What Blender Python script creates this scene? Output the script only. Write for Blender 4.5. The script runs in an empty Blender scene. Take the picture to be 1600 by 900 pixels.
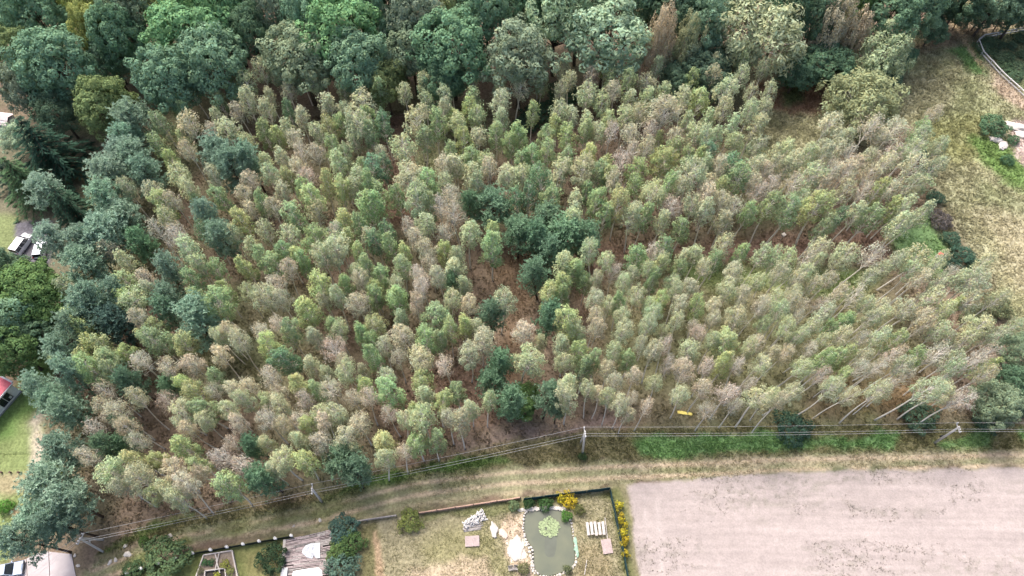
import bpy, math, random
import numpy as np
from mathutils import Vector, Matrix, Euler

S = bpy.context.scene
COL = S.collection
rnd = random.Random(11)
rng = np.random.default_rng(11)

# ------------------------------------------------------------------ camera, sky, sun, exposure
CAM_H, FPX = 100.0, 1080.0
PITCH = math.atan(FPX / 630.0)
cam_d = bpy.data.cameras.new('camera'); cam = bpy.data.objects.new('camera', cam_d); COL.objects.link(cam)
cam.location = (0, 0, CAM_H); cam.rotation_euler = (math.pi / 2 - PITCH, 0, 0)
cam_d.sensor_width = 36.0; cam_d.lens = 36.0 * FPX / 1600.0
cam_d.clip_start = 0.5; cam_d.clip_end = 5000.0
S.camera = cam
S.render.resolution_x, S.render.resolution_y = 1024, 576

SUN_AZ, SUN_EL = math.radians(-30.0), math.radians(57.0)
w = bpy.data.worlds.new('World'); S.world = w; w.use_nodes = True
nt = w.node_tree; bg = nt.nodes['Background']
sky = nt.nodes.new('ShaderNodeTexSky'); sky.sky_type = 'NISHITA'; sky.sun_disc = False
sky.sun_elevation = SUN_EL; sky.sun_rotation = SUN_AZ
sky.air_density = 0.8; sky.dust_density = 7.0; sky.ozone_density = 1.0
nt.links.new(sky.outputs[0], bg.inputs[0]); bg.inputs[1].default_value = 0.15
sd = bpy.data.lights.new('sun', 'SUN'); sun = bpy.data.objects.new('sun', sd); COL.objects.link(sun)
sd.energy = 1.5; sd.angle = math.radians(20.0); sd.color = (1.0, 0.97, 0.92)
sdir = Vector((math.sin(SUN_AZ) * math.cos(SUN_EL), math.cos(SUN_AZ) * math.cos(SUN_EL), math.sin(SUN_EL)))
sun.rotation_euler = sdir.to_track_quat('Z', 'Y').to_euler(); sun.location = (-60, 60, 120)
S.view_settings.view_transform = 'Standard'; S.view_settings.look = 'None'
S.view_settings.exposure = 1.17; S.view_settings.gamma = 1.0
S.cycles.max_bounces = 5; S.cycles.diffuse_bounces = 3; S.cycles.transparent_max_bounces = 4
S.cycles.caustics_reflective = False; S.cycles.caustics_refractive = False

# ------------------------------------------------------------------ photo pixel <-> world
CF = np.array([0, math.cos(PITCH), -math.sin(PITCH)]); CU = np.array([0, math.sin(PITCH), math.cos(PITCH)])
def at(px, py, z=0.0):
    """world x, y of the photo pixel (1600 x 900) on the level z"""
    d = (px - 800) * np.array([1.0, 0, 0]) + (450 - py) * CU + FPX * CF
    t = (z - CAM_H) / d[2]
    return (float(d[0] * t), float(d[1] * t))
def vat(px, py, z=0.0):
    a = at(px, py, z); return Vector((a[0], a[1], z))
def px_of(x, y, z=0.0):
    q = np.array([x, y, z - CAM_H]); dd = q @ CF
    return 800 + FPX * q[0] / dd, 450 - FPX * (q @ CU) / dd

# ------------------------------------------------------------------ noise
def vnoise(x, y, seed=0):
    xi = np.floor(x).astype(np.int64); yi = np.floor(y).astype(np.int64)
    fx = x - xi; fy = y - yi; fx = fx * fx * (3 - 2 * fx); fy = fy * fy * (3 - 2 * fy)
    def hsh(a, b):
        n = (a * 374761393 + b * 668265263 + seed * 982451653) & 0x7fffffff
        n = ((n ^ (n >> 13)) * 1274126177) & 0x7fffffff
        n = n ^ (n >> 16)
        return (n & 0xffff) / 65535.0
    return (hsh(xi, yi) * (1 - fx) + hsh(xi + 1, yi) * fx) * (1 - fy) + (hsh(xi, yi + 1) * (1 - fx) + hsh(xi + 1, yi + 1) * fx) * fy
def fbm(x, y, scale, seed=0, octv=4):
    s, a, tot = 0.0, 1.0, 0.0
    for k in range(octv):
        s = s + a * vnoise(x / scale * 2 ** k + 17.3 * k, y / scale * 2 ** k - 9.1 * k, seed + k); tot += a; a *= 0.55
    return s / tot
def sdf(poly, x, y):
    """signed distance to a polygon, negative inside"""
    d = np.full(x.shape, 1e9); ins = np.zeros(x.shape, bool)
    n = len(poly)
    for i in range(n):
        ax, ay = poly[i]; bx, by = poly[(i + 1) % n]
        ex, ey = bx - ax, by - ay
        t = np.clip(((x - ax) * ex + (y - ay) * ey) / (ex * ex + ey * ey + 1e-9), 0, 1)
        d = np.minimum(d, np.hypot(x - ax - t * ex, y - ay - t * ey))
        c = ((ay > y) != (by > y)) & (x < (bx - ax) * (y - ay) / (by - ay + 1e-12) + ax)
        ins ^= c
    return np.where(ins, -d, d)

def pdist(pts, x, y):
    d = np.full(x.shape, 1e9)
    for (ax, ay), (bx, by) in zip(pts[:-1], pts[1:]):
        ex, ey = bx - ax, by - ay; t = np.clip(((x - ax) * ex + (y - ay) * ey) / (ex * ex + ey * ey + 1e-9), 0, 1)
        d = np.minimum(d, np.hypot(x - ax - t * ex, y - ay - t * ey))
    return d

# ------------------------------------------------------------------ materials
MATS = {}
def new_mat(name):
    m = bpy.data.materials.new(name); m.use_nodes = True; n = m.node_tree.nodes
    return m, n, m.node_tree.links, n['Principled BSDF']
def mat(name, color, rough=0.7, var=0.18, scale=6.0, bump=0.15, metal=0.0, spec=0.3, dirt=None):
    if name in MATS: return MATS[name]
    m, n, l, b = new_mat(name)
    tc = n.new('ShaderNodeTexCoord'); nz = n.new('ShaderNodeTexNoise')
    nz.inputs['Scale'].default_value = scale; nz.inputs['Detail'].default_value = 6.0
    l.new(tc.outputs['Object'], nz.inputs['Vector'])
    mp = n.new('ShaderNodeMapRange'); mp.inputs[1].default_value = 0.3; mp.inputs[2].default_value = 0.7
    mp.inputs[3].default_value = 1 - var; mp.inputs[4].default_value = 1 + var
    l.new(nz.outputs[0], mp.inputs[0])
    mx = n.new('ShaderNodeMix'); mx.data_type = 'RGBA'; mx.blend_type = 'MULTIPLY'; mx.inputs[0].default_value = 1.0
    mx.inputs[6].default_value = (*color, 1); l.new(mp.outputs[0], mx.inputs[7])
    out = mx.outputs[2]
    if dirt:
        n2 = n.new('ShaderNodeTexNoise'); n2.inputs['Scale'].default_value = scale * 0.3; n2.inputs['Detail'].default_value = 8
        l.new(tc.outputs['Object'], n2.inputs['Vector'])
        m2 = n.new('ShaderNodeMapRange'); m2.inputs[1].default_value = 0.48; m2.inputs[2].default_value = 0.72; m2.inputs[4].default_value = 0.75
        l.new(n2.outputs[0], m2.inputs[0])
        mm = n.new('ShaderNodeMix'); mm.data_type = 'RGBA'; l.new(m2.outputs[0], mm.inputs[0]); l.new(out, mm.inputs[6]); mm.inputs[7].default_value = (*dirt, 1)
        out = mm.outputs[2]
    l.new(out, b.inputs['Base Color'])
    b.inputs['Roughness'].default_value = rough; b.inputs['Metallic'].default_value = metal; b.inputs['Specular IOR Level'].default_value = spec
    if bump:
        bp = n.new('ShaderNodeBump'); bp.inputs['Strength'].default_value = bump; bp.inputs['Distance'].default_value = 0.03
        l.new(nz.outputs[0], bp.inputs['Height']); l.new(bp.outputs[0], b.inputs['Normal'])
    MATS[name] = m; return m

def foliage_mat(name, transl=0.3):
    m = bpy.data.materials.new(name); m.use_nodes = True; n = m.node_tree.nodes; l = m.node_tree.links
    n.clear(); out = n.new('ShaderNodeOutputMaterial')
    at_ = n.new('ShaderNodeAttribute'); at_.attribute_name = 'tint'
    oi = n.new('ShaderNodeObjectInfo')
    mx = n.new('ShaderNodeMix'); mx.data_type = 'RGBA'; mx.blend_type = 'MULTIPLY'; mx.inputs[0].default_value = 1
    l.new(at_.outputs['Color'], mx.inputs[6]); l.new(oi.outputs['Color'], mx.inputs[7])
    d = n.new('ShaderNodeBsdfDiffuse'); t = n.new('ShaderNodeBsdfTranslucent'); ms = n.new('ShaderNodeMixShader'); ms.inputs[0].default_value = transl
    l.new(mx.outputs[2], d.inputs[0]); l.new(mx.outputs[2], t.inputs[0])
    l.new(d.outputs[0], ms.inputs[1]); l.new(t.outputs[0], ms.inputs[2]); l.new(ms.outputs[0], out.inputs[0])
    return m
LEAF = foliage_mat('leaves')

def bark_mat(name, base, dark, thr, sc=(3, 3, 9)):
    m, n, l, b = new_mat(name)
    tc = n.new('ShaderNodeTexCoord'); mpg = n.new('ShaderNodeMapping'); mpg.inputs['Scale'].default_value = sc
    nz = n.new('ShaderNodeTexNoise'); nz.inputs['Scale'].default_value = 1.0; nz.inputs['Detail'].default_value = 4
    l.new(tc.outputs['Object'], mpg.inputs[0]); l.new(mpg.outputs[0], nz.inputs['Vector'])
    cr = n.new('ShaderNodeValToRGB'); cr.color_ramp.elements[0].position = thr - 0.06; cr.color_ramp.elements[1].position = thr + 0.05
    cr.color_ramp.elements[0].color = (*dark, 1); cr.color_ramp.elements[1].color = (*base, 1)
    l.new(nz.outputs[0], cr.inputs[0]); l.new(cr.outputs[0], b.inputs['Base Color']); b.inputs['Roughness'].default_value = 0.85
    b.inputs['Specular IOR Level'].default_value = 0.15
    return m
BARK_BIRCH = bark_mat('birch bark', (0.74, 0.70, 0.63), (0.16, 0.14, 0.12), 0.33)
BARK_PINE = bark_mat('pine bark', (0.11, 0.075, 0.055), (0.04, 0.03, 0.025), 0.5)
BARK_OAK = bark_mat('oak bark', (0.13, 0.11, 0.09), (0.05, 0.04, 0.035), 0.5)

# ------------------------------------------------------------------ mesh helpers
def mesh_np(name, V, F, mats, tint=None, fmat=None, smooth=False):
    """V (n,3); F list of arrays (k,3) or (k,4)"""
    me = bpy.data.meshes.new(name)
    F = [np.asarray(f, dtype=np.int32) for f in F if len(f)]
    loops = np.concatenate([f.ravel() for f in F]); sizes = np.concatenate([np.full(len(f), f.shape[1], np.int32) for f in F])
    me.vertices.add(len(V)); me.vertices.foreach_set('co', np.asarray(V, np.float32).ravel())
    me.loops.add(len(loops)); me.loops.foreach_set('vertex_index', loops)
    st = np.concatenate([[0], np.cumsum(sizes)[:-1]]).astype(np.int32)
    me.polygons.add(len(sizes)); me.polygons.foreach_set('loop_start', st)
    for m in (mats if isinstance(mats, (list, tuple)) else [mats]): me.materials.append(m)
    if fmat is not None: me.polygons.foreach_set('material_index', np.asarray(fmat, np.int32))
    me.polygons.foreach_set('use_smooth', np.full(len(sizes), smooth))
    if tint is not None:
        a = me.attributes.new('tint', 'FLOAT_COLOR', 'POINT')
        c = np.ones((len(V), 4), np.float32); c[:, :3] = tint; a.data.foreach_set('color', c.ravel())
    me.update(calc_edges=True)
    return me
def put(name, me, parent=None, loc=None):
    o = bpy.data.objects.new(name, me); COL.objects.link(o)
    if parent is not None: o.parent = parent
    if loc is not None: o.location = loc
    return o
def tag(o, label=None, cat=None, group=None, kind=None):
    if label: o['label'] = label
    if cat: o['category'] = cat
    if group: o['group'] = group
    if kind: o['kind'] = kind
    return o
def thing(name, loc, label, cat, group=None, rotz=0.0):
    o = bpy.data.objects.new(name, None); COL.objects.link(o); o.empty_display_size = 0.3
    o.location = loc; o.rotation_euler = (0, 0, rotz)
    return tag(o, label, cat, group)

class MB:
    """collects boxes, tubes and polygons, then links them as one mesh object"""
    def __init__(s): s.v, s.f3, s.f4, s.fn = [], [], [], []; s.n = 0
    def add(s, V, quads=(), tris=(), ngons=()):
        s.v.extend([tuple(p) for p in V])
        s.f4 += [tuple(i + s.n for i in q) for q in quads]; s.f3 += [tuple(i + s.n for i in q) for q in tris]
        s.fn += [tuple(i + s.n for i in q) for q in ngons]; s.n += len(V); return s
    def box(s, c, size, rotz=0.0, M=None):
        x, y, z = (k / 2 for k in size)
        P = [Vector((a * x, b * y, d * z)) for d in (-1, 1) for b in (-1, 1) for a in (-1, 1)]
        R = M if M is not None else Matrix.Rotation(rotz, 3, 'Z')
        P = [R @ p + Vector(c) for p in P]
        return s.add(P, [(0, 2, 3, 1), (4, 5, 7, 6), (0, 1, 5, 4), (2, 6, 7, 3), (0, 4, 6, 2), (1, 3, 7, 5)])
    def tube(s, pts, rad, k=6, cap=True):
        pts = [Vector(p) for p in pts]; n = len(pts)
        if not hasattr(rad, '__len__'): rad = [rad] * n
        V = []
        for i, p in enumerate(pts):
            d = (pts[min(i + 1, n - 1)] - pts[max(i - 1, 0)]).normalized()
            a = d.orthogonal().normalized() if abs(d.z) > 0.9 else d.cross(Vector((0, 0, 1))).normalized()
            b = d.cross(a)
            V += [p + (a * math.cos(t) + b * math.sin(t)) * rad[i] for t in [2 * math.pi * j / k for j in range(k)]]
        q = [(i * k + j, i * k + (j + 1) % k, (i + 1) * k + (j + 1) % k, (i + 1) * k + j) for i in range(n - 1) for j in range(k)]
        return s.add(V, q, ngons=[tuple(range(k))[::-1], tuple(range((n - 1) * k, n * k))] if cap else [])
    def beam(s, a, b, wd, h, up=Vector((0, 0, 1))):
        a, b = Vector(a), Vector(b); d = b - a; L = d.length; d = d.normalized()
        sdv = d.cross(up); sdv = sdv.normalized() if sdv.length > 1e-4 else Vector((1, 0, 0)); u = sdv.cross(d)
        M = Matrix((d, sdv, u)).transposed()
        return s.box((a + b) / 2, (L, wd, h), M=M)
    def prism(s, poly, z0, z1):
        n = len(poly); V = [(p[0], p[1], z0) for p in poly] + [(p[0], p[1], z1) for p in poly]
        return s.add(V, [(i, (i + 1) % n, n + (i + 1) % n, n + i) for i in range(n)], ngons=[tuple(range(n))[::-1], tuple(range(n, 2 * n))])
    def rock(s, c, size, seed, sub=1):
        r = random.Random(seed); import bmesh
        bm = bmesh.new(); bmesh.ops.create_icosphere(bm, subdivisions=sub, radius=1.0)
        V = []
        for v in bm.verts:
            n_ = v.co; k = r.uniform(0.88, 1.08) * (1 + 0.22 * math.sin(2.6 * n_.x + seed) * math.sin(2.9 * n_.y + 2 * seed) + 0.14 * math.sin(6.1 * n_.x + 3 * seed) * math.cos(5.3 * n_.y - seed)); V.append(Vector((v.co.x * size[0] / 2 * k, v.co.y * size[1] / 2 * k, v.co.z * size[2] / 2 * k)) + Vector(c))
        t = [tuple(x.index for x in f.verts) for f in bm.faces]; bm.free()
        return s.add(V, tris=t)
    def mesh(s, name, m, smooth=False):
        me = bpy.data.meshes.new(name); me.from_pydata(s.v, [], s.f4 + s.f3 + s.fn); me.materials.append(m)
        if smooth:
            for p in me.polygons: p.use_smooth = True
        me.update(); return me
    def build(s, name, m, parent=None, bevel=0.0, smooth=False, loc=None):
        o = put(name, s.mesh(name, m, smooth), parent, loc)
        if bevel:
            b = o.modifiers.new('bevel', 'BEVEL'); b.width = bevel; b.segments = 2; b.limit_method = 'ANGLE'
        return o

# ------------------------------------------------------------------ the ground: zones drawn as polygons on the level, in photo pixels
def P(*pts): return [at(a, b) for a, b in pts]
BROWN, LITTER, TAN, DRY = (0.150, 0.116, 0.086), (0.185, 0.122, 0.092), (0.29, 0.285, 0.18), (0.34, 0.275, 0.20)
GREEN, LUSH, OLIVE, SOIL = (0.10, 0.15, 0.052), (0.118, 0.215, 0.085), (0.165, 0.165, 0.085), (0.302, 0.263, 0.250)
FIELD_P = P((981, 757), (1060, 748), (1180, 741), (1300, 735), (1640, 729), (1690, 940), (1004, 940))
YARD_P = P((566, 818), (640, 806), (812, 778), (955, 762), (990, 930), (555, 930))
LAWN_L = P((-40, 660), (20, 610), (60, 540), (92, 505), (85, 560), (68, 640), (62, 700), (62, 760), (30, 810), (12, 880), (-60, 900))
TRACK_P = P((118, 905), (150, 880), (290, 826), (480, 790), (640, 748), (800, 728), (1000, 718), (1250, 708), (1640, 700),
            (1640, 726), (1300, 733), (1180, 739), (985, 754), (952, 757), (815, 772), (620, 800), (545, 815), (455, 828), (300, 852), (190, 900))
MEADOW_P = P((1165, 130), (1290, 132), (1300, 160), (1390, 100), (1440, 55), (1475, 12), (1480, -40), (1700, -60), (1720, 560), (1600, 545), (1570, 500), (1535, 430),
             (1505, 370), (1475, 320), (1452, 260), (1435, 200), (1400, 190), (1300, 200), (1290, 235), (1250, 260), (1190, 215))
VERGE_P = P((150, 868), (200, 830), (330, 800), (500, 770), (620, 735), (780, 700), (940, 672), (1300, 664), (1640, 662), (1640, 702), (1250, 709), (1000, 719), (800, 729), (640, 750), (480, 793), (290, 828))
ZONES = [  # name of the sheet or None, polygon, colour, feather, ragged edge, strength
    (None, P((-60, 180), (60, 190), (160, 205), (260, 225), (180, 420), (60, 470), (-60, 440)), (0.13, 0.125, 0.085), 2.5, 3.0, 0.9),
    (None, P((120, 250), (160, 240), (165, 300), (130, 330)), (0.12, 0.13, 0.05), 1.5, 2.0, 0.8),
    (None, P((-40, 330), (30, 340), (40, 400), (-40, 400)), (0.14, 0.17, 0.075), 1.5, 2, 0.9),
    (None, P((900, 375), (1180, 380), (1400, 360), (1420, 395), (1180, 410), (960, 420), (905, 560), (890, 470)), LITTER, 2.0, 3.0, 0.9),
    (None, P((600, 190), (650, 170), (640, 340), (600, 360)), LITTER, 1.0, 1.5, 0.9),
    (None, P((765, 400), (835, 380), (830, 480), (800, 500), (830, 640), (770, 660), (790, 520)), (0.15, 0.105, 0.07), 1.5, 2.0, 0.9),
    (None, P((670, 570), (780, 560), (780, 680), (640, 720), (560, 640)), LITTER, 2.5, 4.0, 0.7),
    (None, P((1380, 345), (1450, 330), (1480, 380), (1470, 425), (1390, 420)), LUSH, 1.5, 3.0, 0.85),
    (None, P((1060, 420), (1230, 410), (1380, 430), (1330, 470), (1100, 460)), GREEN, 2.0, 4.0, 0.85),
    (None, P((920, 480), (1400, 450), (1500, 560), (1300, 640), (930, 620)), (0.185, 0.185, 0.10), 6.0, 6.0, 0.85),
    (None, P((1300, 590), (1440, 590), (1440, 650), (1260, 660)), (0.21, 0.13, 0.07), 3.0, 4.0, 0.6),
    (None, P((800, 655), (950, 655), (960, 690), (780, 710), (720, 720), (720, 690)), (0.22, 0.165, 0.14), 2.0, 3.0, 0.85),
    ('verge', VERGE_P, (0.155, 0.145, 0.078), 0.5, 1.5, 0.95),
    (None, P((700, 712), (800, 695), (940, 690), (950, 712), (800, 726), (700, 738)), (0.17, 0.15, 0.085), 1.0, 2.0, 0.8),
    (None, P((985, 690), (1090, 676), (1400, 680), (1385, 703), (1200, 706), (1000, 714)), LUSH, 0.6, 1.6, 0.95),
    (None, P((1460, 690), (1540, 675), (1545, 700), (1470, 702)), LUSH, 0.6, 1.6, 0.8),
    (None, P((1585, 670), (1640, 665), (1640, 700), (1590, 695)), LUSH, 0.6, 1.6, 0.9),
    (None, P((500, 778), (620, 738), (780, 708), (800, 722), (660, 742), (540, 776), (490, 790)), (0.085, 0.145, 0.045), 0.6, 1.4, 0.9),
    (None, P((170, 860), (215, 825), (300, 805), (240, 832), (200, 852)), (0.10, 0.14, 0.05), 0.6, 1.4, 0.9),
    (None, P((380, 785), (480, 765), (500, 780), (400, 800)), (0.19, 0.14, 0.09), 0.8, 1.5, 0.8),
    ('meadow', MEADOW_P, TAN, 1.5, 2.2, 1.0),
    (None, P((1165, 135), (1290, 132), (1296, 165), (1240, 180), (1180, 160)), (0.24, 0.145, 0.10), 1.5, 2.5, 0.9),
    (None, P((1212, 140), (1250, 138), (1256, 160), (1225, 168)), (0.10, 0.15, 0.06), 1.0, 1.6, 0.8),
    (None, P((1440, 30), (1490, 10), (1640, 30), (1640, 45), (1530, 55), (1510, 70), (1430, 75)), (0.215, 0.17, 0.125), 2.5, 3.0, 0.9),
    (None, P((1472, 78), (1515, 74), (1535, 95), (1540, 118), (1515, 112), (1500, 92)), (0.11, 0.215, 0.075), 1.0, 1.8, 0.9),
    (None, P((1528, 60), (1610, 48), (1640, 45), (1640, 185), (1600, 145), (1545, 98)), (0.165, 0.19, 0.105), 1.5, 3.0, 0.9),
    (None, P((1540, 100), (1552, 105), (1610, 165), (1640, 200), (1560, 150)), (0.36, 0.29, 0.225), 1.0, 1.5, 0.9),
    (None, P((1478, 20), (1484, 20), (1512, 68), (1541, 112), (1536, 114), (1505, 70)), (0.38, 0.31, 0.20), 0.4, 0.5, 0.9),
    (None, P((1440, 190), (1520, 175), (1540, 230), (1500, 250), (1450, 240)), (0.225, 0.235, 0.11), 2.5, 4.0, 0.8),
    (None, P((1508, 210), (1560, 215), (1610, 275), (1640, 320), (1590, 300), (1540, 262)), (0.14, 0.225, 0.075), 1.2, 2.0, 0.95),
    (None, P((1580, 190), (1640, 185), (1640, 300), (1600, 262), (1580, 245)), (0.47, 0.39, 0.36), 0.6, 1.0, 0.95),
    (None, P((1530, 340), (1640, 330), (1640, 480), (1580, 440)), (0.32, 0.29, 0.195), 3.0, 4.0, 0.8),
    (None, P((952, 752), (990, 748), (1005, 800), (1022, 940), (980, 940), (962, 800)), (0.165, 0.155, 0.09), 0.5, 0.8, 0.95),
    ('field', FIELD_P, SOIL, 0.3, 0.45, 1.0),
    (None, P((1024, 783), (1030, 783), (1038, 905), (1031, 905)), (0.35, 0.31, 0.295), 0.25, 0.2, 0.6),
    (None, P((1006, 788), (1009, 788), (1013, 840), (1010, 840)), (0.35, 0.31, 0.295), 0.25, 0.2, 0.8),
    ('dirt_track', TRACK_P, (0.215, 0.218, 0.125), 0.5, 1.0, 0.95),
    (None, P((300, 828), (480, 794), (560, 775), (560, 790), (470, 815), (330, 840)), (0.155, 0.165, 0.075), 0.6, 1.2, 0.8),
    (None, P((190, 872), (290, 838), (300, 848), (210, 885)), (0.145, 0.17, 0.07), 0.5, 1.0, 0.85),
    (None, P((1000, 720), (1640, 703), (1640, 716), (1000, 736)), (0.36, 0.30, 0.215), 0.6, 1.2, 0.5),
    ('yard', YARD_P, (0.24, 0.218, 0.14), 0.3, 0.4, 1.0),
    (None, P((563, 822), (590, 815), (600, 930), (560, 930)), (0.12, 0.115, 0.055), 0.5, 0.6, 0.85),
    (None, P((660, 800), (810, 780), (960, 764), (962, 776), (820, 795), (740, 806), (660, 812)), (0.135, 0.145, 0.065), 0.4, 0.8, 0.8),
    (None, P((700, 832), (780, 822), (790, 890), (720, 905), (660, 860)), (0.20, 0.19, 0.095), 2.0, 2.5, 0.7),
    (None, P((640, 885), (760, 872), (770, 930), (630, 930)), (0.37, 0.30, 0.22), 0.8, 1.2, 0.8),
    (None, P((581, 830), (590, 828), (604, 930), (590, 930)), (0.34, 0.245, 0.165), 0.3, 0.4, 0.8),
    (None, P((783, 812), (818, 800), (826, 880), (835, 905), (812, 900), (790, 870)), (0.42, 0.335, 0.255), 0.5, 0.6, 0.95),
    (None, P((793, 846), (818, 838), (822, 872), (798, 880)), (0.70, 0.66, 0.62), 0.3, 0.3, 0.95),
    (None, P((900, 850), (930, 845), (960, 870), (955, 930), (905, 930)), (0.25, 0.21, 0.13), 0.8, 1.2, 0.8),
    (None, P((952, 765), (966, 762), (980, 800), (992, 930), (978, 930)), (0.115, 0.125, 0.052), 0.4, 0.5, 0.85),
    ('garden_lawn', P((188, 905), (300, 864), (452, 836), (446, 930), (170, 940)), (0.125, 0.145, 0.055), 0.3, 0.4, 1.0),
    (None, P((380, 862), (440, 848), (438, 930), (385, 930)), (0.20, 0.18, 0.085), 1.0, 1.2, 0.7),
    ('lawn', LAWN_L, (0.165, 0.205, 0.085), 0.7, 1.5, 1.0),
    (None, P((-40, 655), (30, 625), (80, 520), (92, 505), (60, 640), (20, 680), (-40, 700)), (0.095, 0.17, 0.05), 1.2, 1.5, 0.8),
    (None, P((45, 660), (64, 640), (75, 700), (55, 740), (50, 700)), (0.36, 0.315, 0.255), 0.8, 1.0, 0.9),
    (None, P((-40, 740), (55, 738), (55, 770), (-40, 785)), (0.27, 0.225, 0.145), 0.8, 1.6, 0.8),
    (None, P((20, 795), (60, 795), (60, 822), (25, 825)), (0.37, 0.275, 0.185), 0.6, 1.0, 0.8),
    ('parking_bay', P((24, 348), (80, 345), (84, 392), (70, 430), (40, 425), (26, 392)), (0.125, 0.12, 0.135), 0.3, 0.4, 1.0),
]
ZCACHE = [(z[0], np.array(z[1]), np.array(z[2]), z[3], z[4], z[5]) for z in ZONES]
ROWS = [at(1000, 760), at(1600, 735)]
def ground_eval(x, y):
    n1 = fbm(x, y, 5.0, 3); n2 = fbm(x, y, 1.6, 9); n3 = fbm(x, y, 16.0, 21)
    c = np.array(BROWN)[None] * (0.78 + 0.5 * n1[:, None]) + np.clip(n3 - 0.45, 0, 1)[:, None] * np.array([-0.09, 0.06, -0.04])
    c = np.clip(c + np.clip(n2 - 0.5, 0, 1)[:, None] * np.array([0.12, 0.075, 0.05]), 0.02, 1)
    sheet = np.zeros(len(x), np.int32); names = ['ground']
    for i, (nm, poly, col, fe, rg, al) in enumerate(ZCACHE):
        pad = fe + rg + 1; lo = poly.min(0) - pad; hi = poly.max(0) + pad
        k = np.where((x > lo[0]) & (x < hi[0]) & (y > lo[1]) & (y < hi[1]))[0]
        if not len(k): 
            if nm: names.append(nm)
            continue
        X, Y = x[k], y[k]
        e = sdf(poly, X, Y) + rg * 2.0 * (fbm(X, Y, 2.2 * rg + 0.6, 40 + i) - 0.5)
        a = np.clip(0.5 - e / (2 * fe), 0, 1); a = a * a * (3 - 2 * a) * al
        v = 0.80 + 0.40 * fbm(X, Y, 1.1, 60 + i) + 0.35 * (n1[k] - 0.5)
        cc = col[None] * v[:, None]
        if nm == 'meadow':
            g = np.clip((fbm(X, Y, 7.0, 5) - 0.47) * 4, 0, 1)[:, None]; cc = cc * (1 - 0.6 * g) + np.array((0.195, 0.22, 0.115)) * v[:, None] * 0.6 * g
            t = np.clip((fbm(X, Y, 1.4, 6) - 0.55) * 6, 0, 1)[:, None]; cc *= 1 - 0.35 * t
        if nm == 'dirt_track':   # grass stripes along the wheel ruts
            ln = pdist(np.array(TRACK_P[1:9]), X, Y) + 0.35 * (fbm(X, Y, 5, 8) - 0.5)
            rut = np.exp(-((ln - 0.9) / 0.33) ** 2) + np.exp(-((ln - 2.5) / 0.36) ** 2) + 0.5 * np.exp(-((ln - 3.9) / 0.5) ** 2)
            rut = np.clip(rut * (0.45 + 0.9 * fbm(X, Y, 4.0, 12)), 0, 1)[:, None]
            cc = cc * (1 - rut) + np.array((0.43, 0.345, 0.25)) * v[:, None] * rut
            g = np.clip((fbm(X, Y, 3.0, 15) - 0.50) * 5, 0, 1)[:, None] * (1 - rut)
            cc = cc * (1 - 0.5 * g) + np.array((0.15, 0.155, 0.07)) * 0.5 * g
        if nm == 'field':
            s = fbm(X * 0.16, Y * 1.9, 1.0, 33); s2 = fbm(X * 0.05 + 0.1 * Y, Y * 0.6, 1.0, 35)
            wv = np.clip((fbm(X * 0.22, Y, 2.4, 37) - 0.48) * 4, 0, 1) * np.clip((fbm(X * 0.7, Y, 0.6, 39) - 0.42) * 4, 0, 1)
            cc = col[None] * (0.80 + 0.26 * s + 0.16 * s2 + 0.06 * np.sin((Y + 0.02 * X) * 7.0) * fbm(X * 0.2, Y, 3.0, 44))[:, None]
            cc = cc * (1 - 0.5 * wv[:, None]) + np.array((0.19, 0.18, 0.15)) * 0.5 * wv[:, None]
        c[k] = c[k] * (1 - a[:, None]) + cc * a[:, None]
        if nm:
            names.append(nm); sheet[k[a > 0.5 * al]] = len(names) - 1
    return np.clip(c, 0.01, 0.95), sheet, names
def relief(x, y): return 0.22 * (fbm(x, y, 9.0, 77, 2) - 0.5) + 0.10 * (fbm(x, y, 2.0, 78, 2) - 0.5)

def ground_material(name='earth and grass', lo=0.66, hi=1.34, bump=0.55, s1=2.6):
    m, n, l, b = new_mat(name)
    a = n.new('ShaderNodeAttribute'); a.attribute_name = 'tint'
    tc = n.new('ShaderNodeNewGeometry')
    def noise(s, det):
        z = n.new('ShaderNodeTexNoise'); z.inputs['Scale'].default_value = s; z.inputs['Detail'].default_value = det; z.inputs['Roughness'].default_value = 0.65
        l.new(tc.outputs['Position'], z.inputs['Vector']); return z
    z1, z2 = noise(s1, 8), noise(0.9, 4)
    def rng_(z, lo, hi, a0=0.32, a1=0.68):
        q = n.new('ShaderNodeMapRange'); q.inputs[1].default_value = a0; q.inputs[2].default_value = a1; q.inputs[3].default_value = lo; q.inputs[4].default_value = hi
        l.new(z.outputs[0], q.inputs[0]); return q
    r1, r2 = rng_(z1, lo, hi), rng_(z2, 0.92, 1.08)
    mu = n.new('ShaderNodeMath'); mu.operation = 'MULTIPLY'; l.new(r1.outputs[0], mu.inputs[0]); l.new(r2.outputs[0], mu.inputs[1])
    mx = n.new('ShaderNodeMix'); mx.data_type = 'RGBA'; mx.blend_type = 'MULTIPLY'; mx.inputs[0].default_value = 1
    l.new(a.outputs['Color'], mx.inputs[6]); l.new(mu.outputs[0], mx.inputs[7])
    l.new(mx.outputs[2], b.inputs['Base Color']); b.inputs['Roughness'].default_value = 0.95; b.inputs['Specular IOR Level'].default_value = 0.05
    bp = n.new('ShaderNodeBump'); bp.inputs['Strength'].default_value = bump; bp.inputs['Distance'].default_value = 0.12
    l.new(z1.outputs[0], bp.inputs['Height']); l.new(bp.outputs[0], b.inputs['Normal'])
    return m
GROUND = ground_material(); FIELD_M = ground_material('ploughed soil', 0.86, 1.12, 0.25, 4.0)
POND_PX = [(822, 803), (834, 797), (858, 796), (879, 800), (890, 815), (894, 838), (898, 862), (896, 882), (880, 893), (858, 899), (842, 896), (834, 882), (833, 858), (824, 843), (819, 825)]
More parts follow.
